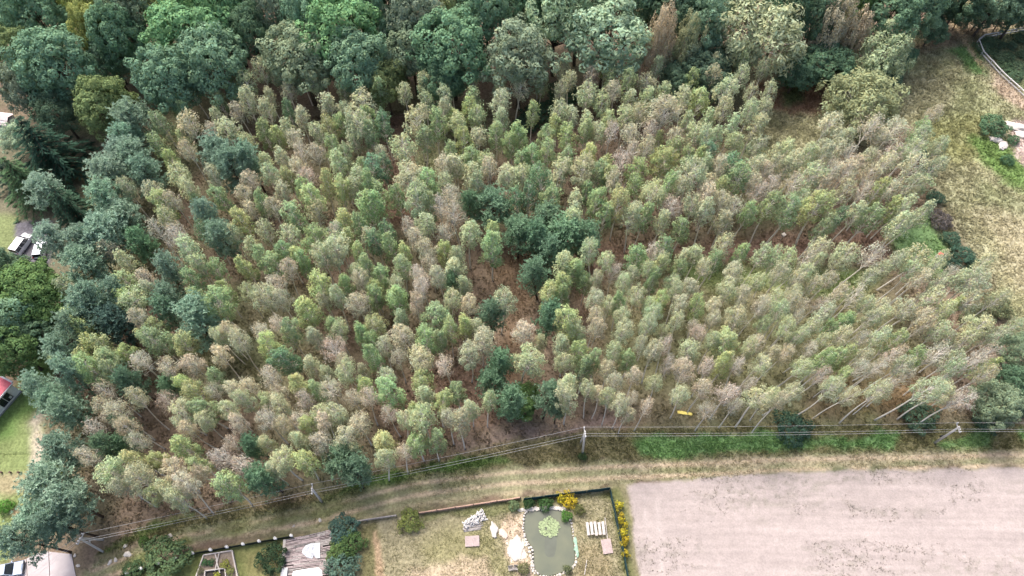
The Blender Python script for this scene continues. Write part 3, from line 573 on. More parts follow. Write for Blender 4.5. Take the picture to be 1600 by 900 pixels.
TONE = {'g': (0.270, 0.365, 0.190), 'y': (0.355, 0.425, 0.205), 's': (0.380, 0.435, 0.270), 'b': (0.425, 0.425, 0.295), 'p': (0.415, 0.390, 0.305), 'd': (0.165, 0.26, 0.152)}
KIND = {'g': 'dense', 'y': 'dense', 'd': 'dense', 's': 'medium', 'b': 'sparse', 'p': 'bare'}
DESC = {'g': 'mid-green', 'y': 'bright yellow-green', 's': 'pale sage', 'b': 'beige thin-leaved', 'p': 'pinkish-brown half-bare', 'd': 'dark green'}
CROPS = {  # birch crowns read off the photograph, crop by crop: x, y (quarter pixels), tone, size
(400, 0): '440 620 s 1.2,660 610 s 1.5,60 690 s,210 670 d .8,280 720 s,60 790 g,120 820 y,190 800 s,240 850 b,380 820 s,450 780 y,520 740 g,560 700 s,690 720 g,640 800 s 1.5,720 840 g,800 760 d,600 860 s,1180 690 s,1350 580 s 1.2,1240 700 y,1020 760 s 1.5,1050 840 s 1.2,1250 770 s,1380 690 s,1530 630 s 1.2,1400 820 s,1340 650 y,1510 810 g,1290 860 y,1580 870 g,1540 720 s,1130 770 g',
(800, 0): '470 590 s 1.3,630 570 b,730 520 y,840 500 s 1.2,950 560 s,1170 600 y 1.1,1340 570 s 1.3,960 700 b 1.8,750 600 s,560 640 s,300 690 s,370 710 s,470 740 s,610 730 y,700 730 s,790 720 b,620 830 p,470 810 g,350 840 y,260 740 y,920 860 y .7,1100 740 s,1140 820 s 1.2,1230 730 s,1320 690 s,1270 860 s,1370 800 s,1470 710 s,1540 790 s 1.3,1400 870 s,740 850 b,850 620 s,540 800 s,1060 640 s,20 800 g 1.2,1200 880 s,1010 850 b,1560 880 s,860 820 p',
(1200, 0): '390 780 b 1.2,620 820 p 1.2,810 790 b 1.4,430 860 s,500 850 s,700 860 b',
(0, 0): '1200 800 b 1.3,1420 790 s 1.4,1330 810 b,1560 640 s 1.2,1480 680 b,1150 880 y .8,1010 770 g',
(0, 225): '1100 160 s 1.2,1190 290 s,1010 370 y 1.2,1060 470 s,1000 540 p,1100 560 p,1200 330 g,1360 310 g,1520 320 b,1500 480 y,1560 400 b,1190 680 s 1.2,760 840 y 1.3,920 850 b,1500 740 y,1180 830 g,1340 740 g,1380 870 y,1560 230 b,1110 610 p,1090 380 b,1260 390 s,1450 560 s,1560 620 s,1290 560 d,1250 760 s',
(400, 225): '50 90 s,150 60 s,260 120 b 1.1,380 70 b,480 30 g,560 60 g,520 140 s 1.2,660 130 g .8,740 150 d 1.3,800 130 d,640 190 s,440 240 y,540 280 y,610 250 s,710 250 g,760 280 g,100 200 s,160 270 s,280 230 g,180 170 y,340 330 y 1.2,220 420 g 1.3,700 370 g 1.7,550 430 y 1.2,380 400 s,110 400 b,30 360 g,640 490 g,200 550 s 1.2,60 560 s,370 580 g 1.4,490 520 d,500 560 p,570 590 y,700 560 s 1.1,740 610 d,520 660 s 1.5,650 680 y,250 700 y,300 750 g,420 740 s 1.2,390 850 y 1.5,700 770 g 1.1,780 800 g,620 780 s,120 860 p,210 800 b,90 720 g 1.3,180 680 g,30 680 g,830 620 g,910 660 y,1050 650 b 1.3,1170 650 y,910 750 s 1.2,1010 830 p,1090 740 b,1040 870 p,1140 860 b,1230 770 s 1.4,1340 560 s 1.4,1480 610 g 1.4,1470 540 y .9,1260 710 s,1300 870 s,1060 500 s 1.2,1000 600 b,1180 550 p,1250 450 p 1.2,1150 400 p,1220 340 p 1.1,1010 350 s 1.5,1090 370 g,950 520 p .8,1080 240 g 1.4,960 180 s 1.8,930 60 s 1.4,1180 250 s,1180 150 b,1240 130 s 1.1,1360 190 s 1.3,1300 100 g,1230 50 g,1350 70 g,1430 90 s,1460 160 b,1380 260 s,1570 190 s 1.3,550 880 g,660 860 b,740 880 y,880 880 s,820 530 d,330 190 p,290 60 p',
(800, 225): '60 80 g,120 70 g,60 210 s,230 60 y,160 220 d 1.4,310 140 s 1.3,450 140 s 1.5,250 320 g 1.2,30 330 d,110 330 d,350 50 g,480 40 y,580 110 y,470 260 g,550 180 g,610 200 y,690 90 p 1.2,740 60 p,640 250 b,790 150 y 1.2,940 100 y 1.5,770 260 g,830 60 b,1020 30 y,1090 90 g,1170 70 y,1120 200 s 1.6,1050 270 b,1210 130 s,1240 210 b,1300 150 b,1230 60 d,1370 100 d 1.3,1430 190 g 1.3,1320 260 y,1500 160 s,1500 250 b,1540 120 s,1570 180 b,1540 310 p,1480 390 g,1220 320 b 1.2,1300 370 b,1390 360 p,980 280 g,890 310 s 1.5,1010 380 p 1.3,400 330 s 1.1,390 400 s,380 480 s,530 350 g 1.2,660 350 y 1.4,590 420 g,760 450 s 1.3,840 440 g,950 460 s,1060 500 g,1110 400 s,1200 440 s 1.2,1340 450 s 1.2,610 540 d,330 720 s 1.5,390 770 g 1.5,480 690 s,300 870 y 1.2,450 830 g,580 750 s 1.2,530 840 s,640 800 p,770 700 g 1.2,880 700 p,940 670 g,930 730 b,930 780 y,750 820 s,700 860 s,840 810 s,1010 850 s 1.2,1060 760 g,1090 680 s,1150 670 s,1190 780 b,1270 720 g,1320 650 s,1430 700 g,1400 790 s 1.4,1530 840 s 1.2,1120 870 b,1340 880 s,1560 700 s,880 860 g',
(1200, 225): '60 40 s,120 30 s,40 130 s,130 120 s,280 200 s 1.4,250 60 s,170 110 b,340 100 s,410 130 p,500 150 b 1.3,440 20 b,340 30 s,490 60 p,630 60 s,690 70 b,730 130 b,780 60 p,820 70 s,880 160 b 1.3,900 50 s,20 260 p,150 250 p,230 310 s,480 290 s 1.1,340 370 y 1.6,130 400 g 1.2,20 390 g,600 290 p,690 300 y,780 270 b,820 340 y,900 270 s,980 250 s 1.1,860 380 s,840 490 s 1.3,960 430 s 1.1,560 410 s 1.1,670 430 g 1.2,450 430 d .8,370 500 g 1.1,190 610 s 1.2,340 640 s,560 610 s 1.4,480 700 s 1.4,60 830 s 1.2,230 730 p,330 710 s,130 700 s,650 700 p 1.2,780 740 s,720 770 s,930 690 s 1.4,900 780 s 1.2,1060 730 s,1000 800 s,220 830 s,160 870 b,280 880 b,600 870 s,1060 870 s,1280 860 s 1.8,1120 820 p,1170 860 s,30 720 s,400 820 b,940 860 b,640 190 b,560 90 b,330 270 b,380 210 p',
(0, 450): '850 60 s 1.5,760 50 y 1.2,940 20 s,1360 60 g 1.6,440 160 y 1.3,490 250 y 1.2,880 210 b,940 220 y,870 290 y,960 310 g 1.4,1080 320 g,1165 340 y 1.1,1430 270 b,1520 350 b 1.2,1370 300 s,1380 420 b 1.2,560 340 y 1.2,650 360 y,770 390 y,520 420 y,650 440 g 1.6,580 500 g 1.3,700 520 g,880 460 p 1.2,1050 500 p 1.2,1210 480 b 1.3,1350 550 g,390 480 y .8,660 650 p,640 720 b,740 780 b 1.4,580 870 p,880 700 b,1040 700 p,1130 590 y,1200 640 y 1.3,1130 760 s 1.3,1240 740 g 1.4,1330 640 p,1450 620 b,1440 760 s,1560 610 b,1540 720 s,1500 860 b,1290 840 s,1180 880 b,820 880 b',
(400, 450): '60 60 s 1.3,170 90 b,300 100 y 1.6,410 50 b,510 60 s,640 100 b 1.3,750 40 g,890 60 g 1.4,900 170 s,1010 120 b,1130 150 g 1.5,1040 30 p,1230 70 s,1330 110 b,1550 90 s 1.3,140 230 p,30 270 p,230 280 g,350 280 s,460 210 g,530 240 s,640 270 g,740 210 y 1.3,730 310 g,800 350 b,910 300 b 1.4,1060 310 g 1.3,1140 330 g,1220 270 y,1290 220 y,1370 220 s,1420 330 s 1.4,1330 410 s 1.2,90 350 y 1.3,160 430 d 1.4,480 380 p 1.4,550 460 b,330 470 s,430 510 s,570 540 s 1.1,660 490 s .8,740 430 g 1.1,890 430 p,1030 430 b 1.4,1180 490 p 1.1,90 560 p 1.2,260 590 y 1.3,370 610 g,480 640 p 1.3,290 700 p 1.1,130 650 b,140 720 s 1.1,50 670 s,600 690 p,700 690 p 1.1,670 590 y,820 620 g 1.5,820 560 s,1030 570 y 1.3,1050 650 s 1.1,1180 700 y,970 740 y,1260 620 g,1330 730 s 1.1,1460 710 s,1040 840 s 1.6,1290 850 s 1.3,90 830 p 1.2,180 860 b,260 810 p,310 850 y,390 780 s 1.1,500 790 s 1.2,430 850 b,650 850 b 1.3,830 790 p,940 830 s,1200 810 b',
(800, 450): '250 30 y 1.2,320 40 g,350 220 y 1.4,390 280 s,70 270 b 1.3,180 320 s .9,110 420 s 1.7,310 350 s 1.2,330 470 s,430 400 y 1.2,450 470 g 1.3,520 440 g,350 590 s 1.2,330 700 s 1.4,470 650 s,540 650 b,640 600 b,660 740 s 1.3,740 700 p .8,850 740 p,730 790 b,520 60 s 1.2,600 100 s,660 80 g,780 50 s 1.2,860 90 s,930 90 y,1050 100 b 1.2,1160 120 y 1.2,1260 110 b,1340 30 s,1440 60 b,1550 120 b 1.2,520 180 b,690 190 s 1.1,870 180 s 1.2,960 250 s,1030 210 s,1260 190 b,1150 230 p,1160 290 p,1390 200 s 1.5,1570 210 s,520 290 b 1.2,690 290 s 1.2,840 260 s 1.1,640 390 s 1.2,790 380 s,720 430 g 1.1,880 410 b 1.3,960 370 p,1110 370 s 1.4,1330 320 y 1.7,1250 340 s,1330 440 y 1.3,1540 330 b 1.2,1470 390 s,590 500 b,760 550 b 1.1,890 580 s 1.1,970 490 p,1080 520 b 1.5,1220 490 p,1410 490 p 1.1,1560 480 s 1.3,1050 660 s 1.3,1180 640 b 1.2,1230 740 p 1.2,1350 650 p 1.4,1400 720 p,1540 700 s 1.6,1480 600 p,590 700 s,1020 30 s',
(1200, 450): '60 50 s,140 60 s,230 80 p,130 110 b,50 170 s,180 170 p,420 60 b,350 80 p,340 170 s,480 180 g 1.4,110 260 s 1.3,270 240 s,200 290 s,540 60 p,620 100 s,720 100 b,700 180 s,880 110 s 1.3,640 200 s,480 290 s 1.2,1040 40 s 1.3,1190 80 y .9,1270 70 s 1.3,1100 130 s,950 180 b,790 320 y 1.1,680 320 s,800 400 b,900 430 g,620 280 p,1060 280 s,1140 290 s,1320 240 s 1.7,1230 320 s 1.1,1370 330 s,960 240 b,270 370 p,350 310 s,360 450 g 1.3,430 420 g,500 400 y,620 420 s,740 450 p,830 500 s 1.1,570 500 p 1.1,650 530 p,490 530 y,1040 410 p 1.2,1150 450 s,960 420 p,1330 420 p,1410 470 y 1.1,1230 500 p 1.2,1140 520 s,1330 550 b,200 500 s 1.2,110 420 b,40 400 b,370 650 s 1.4,160 640 s 1.2,300 560 p,510 680 b,680 660 s 1.3,750 600 p,980 660 s 1.5,1110 640 s 1.3,1210 700 p 1.4,30 660 s,60 720 b,860 560 p',
(0, 675): '1150 80 y 1.4,1210 190 y,830 160 y 1.3,950 160 y,680 260 s 1.7,770 350 s,900 300 s 1.4,1080 230 b 1.5,1020 350 s 1.4,1180 340 b 1.3,1120 420 s 1.2,1390 160 p 1.2,1520 210 p 1.2,1400 330 g 1.4,1250 260 b,570 170 p 1.2,870 60 p,1430 50 p,980 390 s',
(400, 675): '60 60 s,160 180 s 1.4,300 190 y 1.3,100 220 s,410 60 b 1.3,570 60 b 1.2,620 120 s,780 70 y 1.5,800 170 s 1.2,260 40 s,1000 60 g 1.3,920 110 p,1130 30 g'}
birches = []
for (ox, oy), s in CROPS.items():
    for e in s.split(','):
        q = e.split(); x, y = ox + int(q[0]) / 4, oy + int(q[1]) / 4; sz = float(q[3]) if len(q) > 3 else 1.0
        birches.append([x, y, q[2], sz])
PINE_LIST = [(182, 15, 1.7, 0), (175, 50, 1.7, 0), (165, 90, 1.6, 0), (215, 190, 1.6, 0), (205, 222, 1.3, 0), (190, 240, 1.6, 0), (175, 275, 1.6, 0), (165, 315, 1.5, 0), (208, 250, 1.3, 0), (230, 275, 1.2, 0), (345, 245, 1.4, 0), (362, 262, 1.4, 0), (390, 250, 1.1, 0),
    (328, 338, 1.0, 0), (175, 365, 2.0, 0), (140, 385, 1.3, 0), (140, 418, 1.7, 0), (225, 382, 1.2, 1), (350, 375, 1.2, 0), (260, 425, 1.1, 0), (772, 325, 1.8, 1), (740, 322, 1.1, 1), (852, 350, 1.6, 1), (885, 368, 2.0, 1), (917, 372, 1.3, 1),
    (810, 365, 1.6, 1), (838, 370, 1.2, 1), (860, 395, 1.3, 1), (842, 430, 1.4, 1), (705, 445, .9, 1), (300, 507, 1.8, 0), (272, 465, 1.0, 0), (260, 490, 1.0, 0), (142, 480, 1.5, 0), (180, 512, 1.5, 2), (208, 595, 1.2, 1), (100, 550, 1.3, 0), (78, 606, 1.2, 0),
    (106, 592, 1.3, 0), (86, 634, 1.4, 0), (112, 642, 1.4, 0), (267, 605, 1.0, 1), (192, 670, .9, 1), (768, 490, 1.3, 1), (775, 565, 1.2, 1), (770, 595, 1.3, 1), (797, 622, 1.4, 1), (855, 500, 1.3, 1), (852, 622, 1.3, 1),
    (100, 700, 1.5, 0), (167, 700, 1.2, 1), (195, 688, 1.0, 1), (82, 757, 2.1, 0), (108, 785, 1.6, 0), (72, 812, 1.8, 0), (98, 818, 1.3, 0), (45, 842, 1.5, 0), (395, 690, 1.0, 1), (532, 722, 1.8, 1), (550, 738, 1.3, 1), (416, 746, 1.5, 1),
    (870, 665 - 30, 1.0, 1), (120, 520, 1.3, 0), (150, 470, 1.2, 0), (185, 460, 1.1, 0), (195, 340, 1.4, 0), (88, 378, 1.3, 3), (66, 295, 1.4, 3)]
# gaps between the listed crowns are filled with birches of the neighbours' look
CZ = 0.80
def hbirch(sz): return 9.8 + 2.6 * sz
for b in birches: b.append(at(b[0], b[1], CZ * hbirch(b[3])))
FILL_P = [P(*q) for q in (((290, 190), (420, 165), (600, 160), (615, 250), (640, 360), (640, 440), (755, 470), (765, 560), (760, 640), (640, 690), (560, 720), (420, 730), (300, 760), (150, 720), (170, 600), (130, 520), (180, 440), (240, 330)),
                          ((640, 200), (800, 160), (1010, 130), (1170, 160), (1195, 262), (1290, 272), (1420, 230), (1440, 315), (1400, 325), (1180, 325), (930, 312), (850, 320), (700, 330), (650, 250)),
                          ((940, 425), (1150, 430), (1380, 428), (1500, 445), (1540, 560), (1500, 620), (1200, 635), (930, 650), (910, 520)))]
cx = [b[4] for b in birches] + [at(p[0], p[1], 8.0) for p in PINE_LIST]
for _ in range(9000):
    x, y = rnd.uniform(-95, 95), rnd.uniform(20, 115)
    if not any(sdf(np.array(q), np.array([x]), np.array([y]))[0] < 0 for q in FILL_P): continue
    A = np.array(cx); d = np.hypot(A[:, 0] - x, A[:, 1] - y)
    if d.min() < (3.9 if x > 13 and y < 62 else 3.35): continue
    k = int(np.argmin(d[:len(birches)])); n = birches[k]; sz = rnd.uniform(0.75, 1.05); u, v = px_of(x, y, CZ * hbirch(sz))
    birches.append([u, v, n[2] if rnd.random() < 0.7 else rnd.choice('sgb'), sz, (x, y)]); cx.append((x, y))
OPEN_P = [np.array(q, float) for q in (((930, 352), (1180, 358), (1390, 346), (1400, 378), (1180, 388), (940, 384)), ((1195, 150), (1285, 140), (1285, 222), (1200, 215)))]
birches = [b for b in birches if -40 < b[0] < 1640 and not any(sdf(q, np.array([float(b[0])]), np.array([float(b[1])]))[0] < 0 for q in OPEN_P)]
labels = label_all(birches, DESC, 'birch')
order = sorted(range(len(birches)), key=lambda i: math.hypot(birches[i][4][0], birches[i][4][1]) / birches[i][3] ** 0.7)
stuffV, stuffT, stuffTV, stuffTF, stn = [], [], [], [], 0
print('BIRCHES', len(birches))
for rank, i in enumerate(order):
    px, py, tone, sz, (x, y) = birches[i]
    v = rnd.choice(BIRCH[({'s': 'sparse', 'b': 'sparse', 'p': 'bare'} if px > 905 and py > 410 else {}).get(tone, KIND[tone])]); h = hbirch(sz) * rnd.uniform(0.9, 1.1)
    sz *= float(np.interp(px, [880, 950, 1500], [1.0, 0.86, 0.90])) if py > 400 else 1.0; r = 17.0 * sz / px_per_m(x, y, 0.7 * h); sx = 0.92 * r / (v['R'] + 0.3); sz_ = h / v['H']
    lx = math.radians(np.interp(px, [0, 500, 900, 1130, 1260, 1600], [0, 1, 0, -1.5, 6, 10]) + rnd.gauss(0, 2.2)); ly = math.radians(rnd.gauss(0, 2.2) - (2 if px > 1200 else 0))
    base = (x - math.sin(lx) * CZ * h, y + math.sin(ly) * CZ * h, 0.0); col = jit(TONE[tone], 0.13, 0.06)
    k_ = rnd.uniform(0.86, 1.16); sc = (sx * k_, sx / k_, sz_ * rnd.uniform(0.93, 1.06)); rz = rnd.uniform(0, 6.28)
    if rank < 300:
        plant(v, base, col, sc, rz, (lx, ly), labels[i], 'birch tree', 'birches of the planted wood')
    else:
        M = np.array(Euler((ly, lx, 0)).to_matrix() @ Euler((0, 0, rz)).to_matrix()) * np.array(sc)[None, :]
        q4 = v['V'].reshape(-1, 4, 3)[::2]; q4 = q4.mean(1, keepdims=True) + (q4 - q4.mean(1, keepdims=True)) * 1.36
        stuffV.append(q4.reshape(-1, 3) @ M.T + np.array(base)); stuffT.append(v['T'].reshape(-1, 4, 3)[::2].reshape(-1, 3) * np.array(col))
        tv = np.array([tuple(p) for p in v['trunk'].v]); stuffTV.append(tv @ M.T + np.array(base))
        stuffTF.append(np.array(v['trunk'].f4) + stn); stn += len(tv)
if stuffV:
    V = np.concatenate(stuffV); TV = np.concatenate(stuffTV); T = np.concatenate([np.concatenate(stuffT), np.full((len(TV), 3), 0.5)])
    F1 = quads_of(V); F2 = np.concatenate(stuffTF) + len(V)
    me = mesh_np('birch_wood', np.concatenate([V, TV]), [F1, F2], [LEAF, BARK_BIRCH], T, np.concatenate([np.zeros(len(F1)), np.ones(len(F2))]))
    o = put('birch_wood', me); tag(o, 'dense mass of slender pale birches filling the back of the wood', 'birch wood', kind='stuff')

PT = [(0.285, 0.405, 0.300), (0.205, 0.325, 0.205), (0.105, 0.165, 0.14), (0.30, 0.40, 0.32)]
PD = {0: 'blue-grey', 1: 'dark blue-green', 2: 'near-black', 3: 'pale grey-green'}
plab = label_all([(p[0], p[1], p[3]) for p in PINE_LIST], PD, 'pine tree')
for p, lb in zip(PINE_LIST, plab):
    h = rnd.uniform(10, 13) if p[3] != 0 else rnd.uniform(11.5, 14); zc = 0.68 * h; x, y = at(p[0], p[1], zc); v = rnd.choice(PINES); r = 17.5 * p[2] / px_per_m(x, y, zc) * (0.82 if p[3] == 1 else 0.94)
    plant(v, (x, y, 0), jit(PT[p[3]], 0.1, 0.04), (r / v['R'], r / v['R'], h / v['H']), rnd.uniform(0, 6.28), (math.radians(rnd.gauss(0, 2)), math.radians(rnd.gauss(0, 2))), lb, 'pine tree', 'pines edging the birch wood')

BIGC = {'t': (0.195, 0.314, 0.194), 'o': (0.208, 0.270, 0.119), 'y': (0.334, 0.372, 0.136), 'g': (0.189, 0.330, 0.164), 'e': (0.239, 0.306, 0.203), 'd': (0.120, 0.198, 0.122), 'm': (0.340, 0.444, 0.288), 'w': (0.365, 0.414, 0.254), 'b': (0.454, 0.396, 0.282), 'l': (0.119, 0.200, 0.076), 'k': (0.309, 0.342, 0.192)}
BIGD = {'t': 'teal-green', 'o': 'olive-green', 'y': 'yellowish', 'g': 'fresh green', 'e': 'grey-green', 'd': 'very dark green', 'm': 'pale mint', 'w': 'pale drooping', 'b': 'beige drooping', 'l': 'lush green', 'k': 'khaki-green'}
BIG = [  # crown centre in the photograph, radius in pixels, tone, form, crown centre height
 (62, 32, 45, 't', 'o', 13), (90, 105, 55, 't', 'o', 12), (20, 90, 38, 'o', 'o', 11), (150, 55, 28, 'y', 'o', 12), (185, 62, 38, 't', 'o', 12), (205, 22, 42, 'e', 'o', 13), (132, 8, 32, 'y', 'o', 12), (300, 55, 62, 'g', 'o', 13), (335, 100, 52, 't', 'o', 12), (265, 130, 48, 't', 'o', 11),
 (268, 15, 40, 'y', 'o', 12), (350, 20, 45, 'g', 'o', 13), (165, 165, 42, 'o', 'o', 9), (40, 140, 34, 'e', 'o', 9), (90, 175, 34, 'd', 'o', 7), (395, 60, 34, 'd', 'o', 11), (430, 15, 42, 'e', 'o', 13), (470, 95, 55, 'e', 'o', 11), (530, 50, 62, 'g', 'o', 13), (560, 100, 48, 't', 'o', 11), (602, 130, 34, 'o', 'o', 8),
 (648, 35, 45, 'e', 'o', 13), (705, 80, 60, 't', 'o', 12), (690, 125, 38, 'd', 'o', 9), (760, 25, 50, 't', 'o', 13), (722, 15, 34, 'k', 'o', 12), (810, 98, 50, 'e', 'p', 11), (868, 35, 44, 'm', 'p', 13), (950, 62, 62, 'm', 'p', 12), (905, 18, 42, 'm', 'p', 13), (830, 30, 34, 'd', 'o', 12), (1031, 65, 24, 'b', 'w', 12), (1072, 72, 23, 'k', 'w', 11),
 (1050, 15, 44, 'd', 'o', 13), (1095, 42, 42, 't', 'o', 12), (1100, 115, 42, 'd', 'o', 7), (1060, 125, 30, 'd', 'o', 6), (1182, 45, 74, 'w', 'w', 12), (1300, 42, 32, 'b', 'w', 11), (1275, 35, 28, 'd', 'o', 11), (1340, 18, 28, 'l', 'o', 11), (1392, 18, 45, 't', 'o', 12), (1458, 48, 22, 'd', 'o', 4), (1290, 98, 42, 'd', 'o', 6),
 (1378, 82, 42, 'w', 'w', 8), (1352, 158, 56, 'k', 'w', 8), (1335, 55, 22, 'b', 'w', 9), (1412, 90, 20, 'd', 'o', 3.5), (1245, 115, 30, 'd', 'o', 5), (1440, 12, 34, 't', 'o', 11), (1508, -6, 40, 'd', 'o', 9), (1560, 0, 36, 't', 'o', 9), (1605, 4, 34, 'd', 'o', 9), (5, 20, 36, 'd', 'o', 12), (480, 40, 36, 't', 'o', 13),
 (600, 15, 44, 't', 'o', 13), (1140, 95, 26, 'd', 'o', 6), (1225, 20, 40, 'd', 'o', 12), (985, -5, 46, 't', 'o', 13), (560, -20, 50, 't', 'o', 13), (330, -30, 50, 't', 'o', 13), (90, -30, 50, 't', 'o', 13), (1130, -25, 46, 't', 'o', 13), (1330, -30, 46, 'd', 'o', 13), (800, -25, 46, 'd', 'o', 13), (220, -25, 44, 'e', 'o', 13), (450, -30, 44, 'g', 'o', 13), (690, -28, 44, 'e', 'o', 13),
 (642, 85, 40, 'e', 'o', 10), (625, 60, 34, 't', 'o', 10), (1500, 28, 16, 'd', 'o', 3), (1530, 30, 18, 'd', 'o', 3), (1565, 30, 18, 'd', 'o', 3.5), (1600, 32, 18, 'd', 'o', 3), (1478, 12, 24, 'd', 'o', 6),
 (880, -28, 44, 't', 'o', 13), (1240, -32, 44, 't', 'o', 13), (1440, -34, 44, 't', 'o', 12), (1040, -34, 44, 'd', 'o', 13), (-15, -25, 44, 't', 'o', 13), (1380, 118, 26, 'd', 'o', 4),
 (46, 462, 54, 'l', 'o', 8), (12, 505, 46, 't', 'o', 8), (70, 480, 40, 'l', 'o', 7), (22, 548, 44, 'l', 'o', 7), (-10, 430, 44, 'd', 'o', 8), (55, 525, 36, 'd', 'o', 6),
 (816, 625, 28, 'l', 'o', 4), (1556, 632, 36, 'e', 'o', 6), (1585, 600, 28, 'd', 'o', 5), (1590, 548, 30, 'e', 'o', 4.5), (30, 215, 26, 'm', 'p', 4)]
blab = label_all([(b[0], b[1], b[3] + b[4]) for b in BIG], {a + f: BIGD[a] + {'o': ' broad', 'p': ' feathery', 'w': ' fine-leaved'}[f] for a in BIGD for f in 'opw'}, 'tree')
for b, lb in zip(BIG, blab):
    v = rnd.choice({'o': OAKS, 'p': POPLARS, 'w': WEEPERS}[b[4]]); zc = b[5]; x, y = at(b[0], b[1], zc); r = b[2] / px_per_m(x, y, zc) * 0.95
    zc0 = {'o': 12.0, 'p': 12.0, 'w': 11.0}[b[4]]; s = r / (v['R'] + 0.7)
    plant(v, (x, y, 0), jit(BIGC[b[3]], 0.08, 0.04), (s, s, zc / zc0), rnd.uniform(0, 6.28), label=lb, cat='tree', group='broad trees of the old wood')
SPR = [(72, 235, 62, 15, (0.042, 0.085, 0.058), 'large dark spruce with drooping branches left of the blue-grey pines'), (40, 285, 46, 12, (0.085, 0.15, 0.075), 'fresh green spruce at the left edge'), (110, 325, 40, 12, (0.055, 0.105, 0.068), 'dark spruce above the two parked cars'), (12, 432, 40, 8, (0.05, 0.095, 0.062), 'dark spruce below the left parked car'), (10, 330 - 60, 30, 9, (0.08, 0.13, 0.09), 'grey-green spruce cut by the left picture edge')]
for q in SPR:
    v = rnd.choice(SPRUCES); z = 0.45 * q[3]; x, y = at(q[0], q[1], z); r = q[2] / px_per_m(x, y, z)
    plant(v, (x, y, 0), q[4], (r / v['R'], r / v['R'], q[3] / v['H']), rnd.uniform(0, 6.28), label=q[5], cat='spruce tree')
# shrubs: centre pixel, radius px, colour, label
SHR = [(1436, 238, 13, (0.05, 0.10, 0.075), 'dark shrub topmost along the meadow edge'), (1447, 262, 12, (0.06, 0.115, 0.085), 'dark teal shrub second from top along meadow edge'), (1462, 308, 14, (0.065, 0.12, 0.08), 'teal shrub above the grey dead bush'), (1470, 342, 18, (0.15, 0.135, 0.125), 'grey leafless bush at the meadow edge'),
 (1487, 372, 15, (0.075, 0.135, 0.09), 'green shrub right of the red and white bundle'), (1505, 398, 18, (0.07, 0.135, 0.095), 'broad dark green shrub facing the meadow'), (1482, 408, 13, (0.06, 0.11, 0.08), 'small dark shrub under the red and white bundle'), (1522, 412, 13, (0.085, 0.145, 0.095), 'outermost shrub on the meadow side'), (1240, 667, 28, (0.06, 0.11, 0.075), 'dark spreading shrub under the wires left of the far-right pole'),
 (1436, 648, 28, (0.10, 0.16, 0.10), 'grey-green shrub left of the far-right pole top'), (1545, 655, 20, (0.09, 0.15, 0.095), 'leafy shrub beneath the wires right of the far-right pole'), (1553, 195, 22, (0.12, 0.205, 0.115), 'round green bush beside the white sand heap'), (1583, 218, 10, (0.10, 0.18, 0.10), 'small green bush between the white sand heaps'), (1575, 250, 11, (0.09, 0.17, 0.09), 'low green bush on the weedy bank'),
 (845, 175, 26, (0.055, 0.10, 0.06), 'low shaded shrub in the gap behind the birches'), (880, 150, 26, (0.075, 0.135, 0.08), 'mid-green shrub under the pale mint trees'), (820, 192, 20, (0.05, 0.09, 0.06), 'dark low shrub at the mouth of the gap'), (1300, 120, 22, (0.055, 0.10, 0.06), 'dark bush at the reddish clearing'), (1235, 128, 12, (0.08, 0.14, 0.07), 'small green bush at the foot of the forest edge'),
 (8, 792, 12, (0.10, 0.24, 0.05), 'bright green bush on the left lawn edge'), (82, 733, 15, (0.26, 0.33, 0.06), 'bright yellow sapling between the blue-grey pines'), (258, 874, 36, (0.115, 0.175, 0.085), 'round green bush beside the black fence'), (207, 893, 18, (0.075, 0.125, 0.06), 'dark bush cut by the bottom picture edge'), (424, 872, 24, (0.05, 0.085, 0.045), 'dark bush between lawn and slatted shed'),
 (640, 815, 19, (0.215, 0.255, 0.085), 'airy yellow-green sapling inside the yard fence'), (803, 790, 9, (0.20, 0.27, 0.14), 'small pale green plant left of the pond'), (885, 806, 9, (0.10, 0.23, 0.05), 'vivid green plant at the pond corner'), (818, 888, 10, (0.19, 0.20, 0.10), 'olive tussock at the pond bank'), (905, 796, 9, (0.16, 0.175, 0.07), 'dull olive plant right of the goldenrod'), (887, 889, 7, (0.15, 0.18, 0.09), 'low plants on the pond lower rim'),
 (536, 826, 24, (0.085, 0.15, 0.12), 'teal thuja at the top of the hedge'), (548, 848, 22, (0.085, 0.145, 0.055), 'green bush in the middle of the hedge'), (530, 862, 20, (0.11, 0.175, 0.065), 'lighter green bush beside the slatted shed'), (535, 890, 26, (0.10, 0.165, 0.125), 'teal thuja at the bottom of the hedge'), (852, 786, 12, (0.07, 0.14, 0.05), 'creeper along the dark green net fence'), (826, 786, 9, (0.055, 0.115, 0.045), 'dark weeds at the corner of the net fence'),
 (1590, 640, 16, (0.075, 0.13, 0.085), 'dark shrub at the right picture edge above the wires'), (1530, 495, 26, (0.155, 0.175, 0.10), 'khaki bush at the meadow corner'), (1560, 480, 22, (0.16, 0.185, 0.10), 'olive scrub beyond the meadow corner'), (910, 712, 7, (0.085, 0.14, 0.06), 'tuft of weeds at the strutted pole base'), (225, 845, 9, (0.09, 0.165, 0.05), 'weeds below the wires by the track'), (35, 808, 11, (0.12, 0.16, 0.08), 'low bush beside the bare patch on the lawn')]
for q in SHR:
    v = rnd.choice(SHRUBS); x, y = at(q[0], q[1], 0.0); pm = px_per_m(x, y, 1.0); r = q[2] / pm; hz = max(0.7, min(r * 0.55, 2.2)); x, y = at(q[0], q[1], hz)
    plant(v, (x, y, 0), q[3], (r / 3.0, r / 3.0, hz / 2.2), rnd.uniform(0, 6.28), label=q[4], cat='bush', group='bushes and young shrubs')
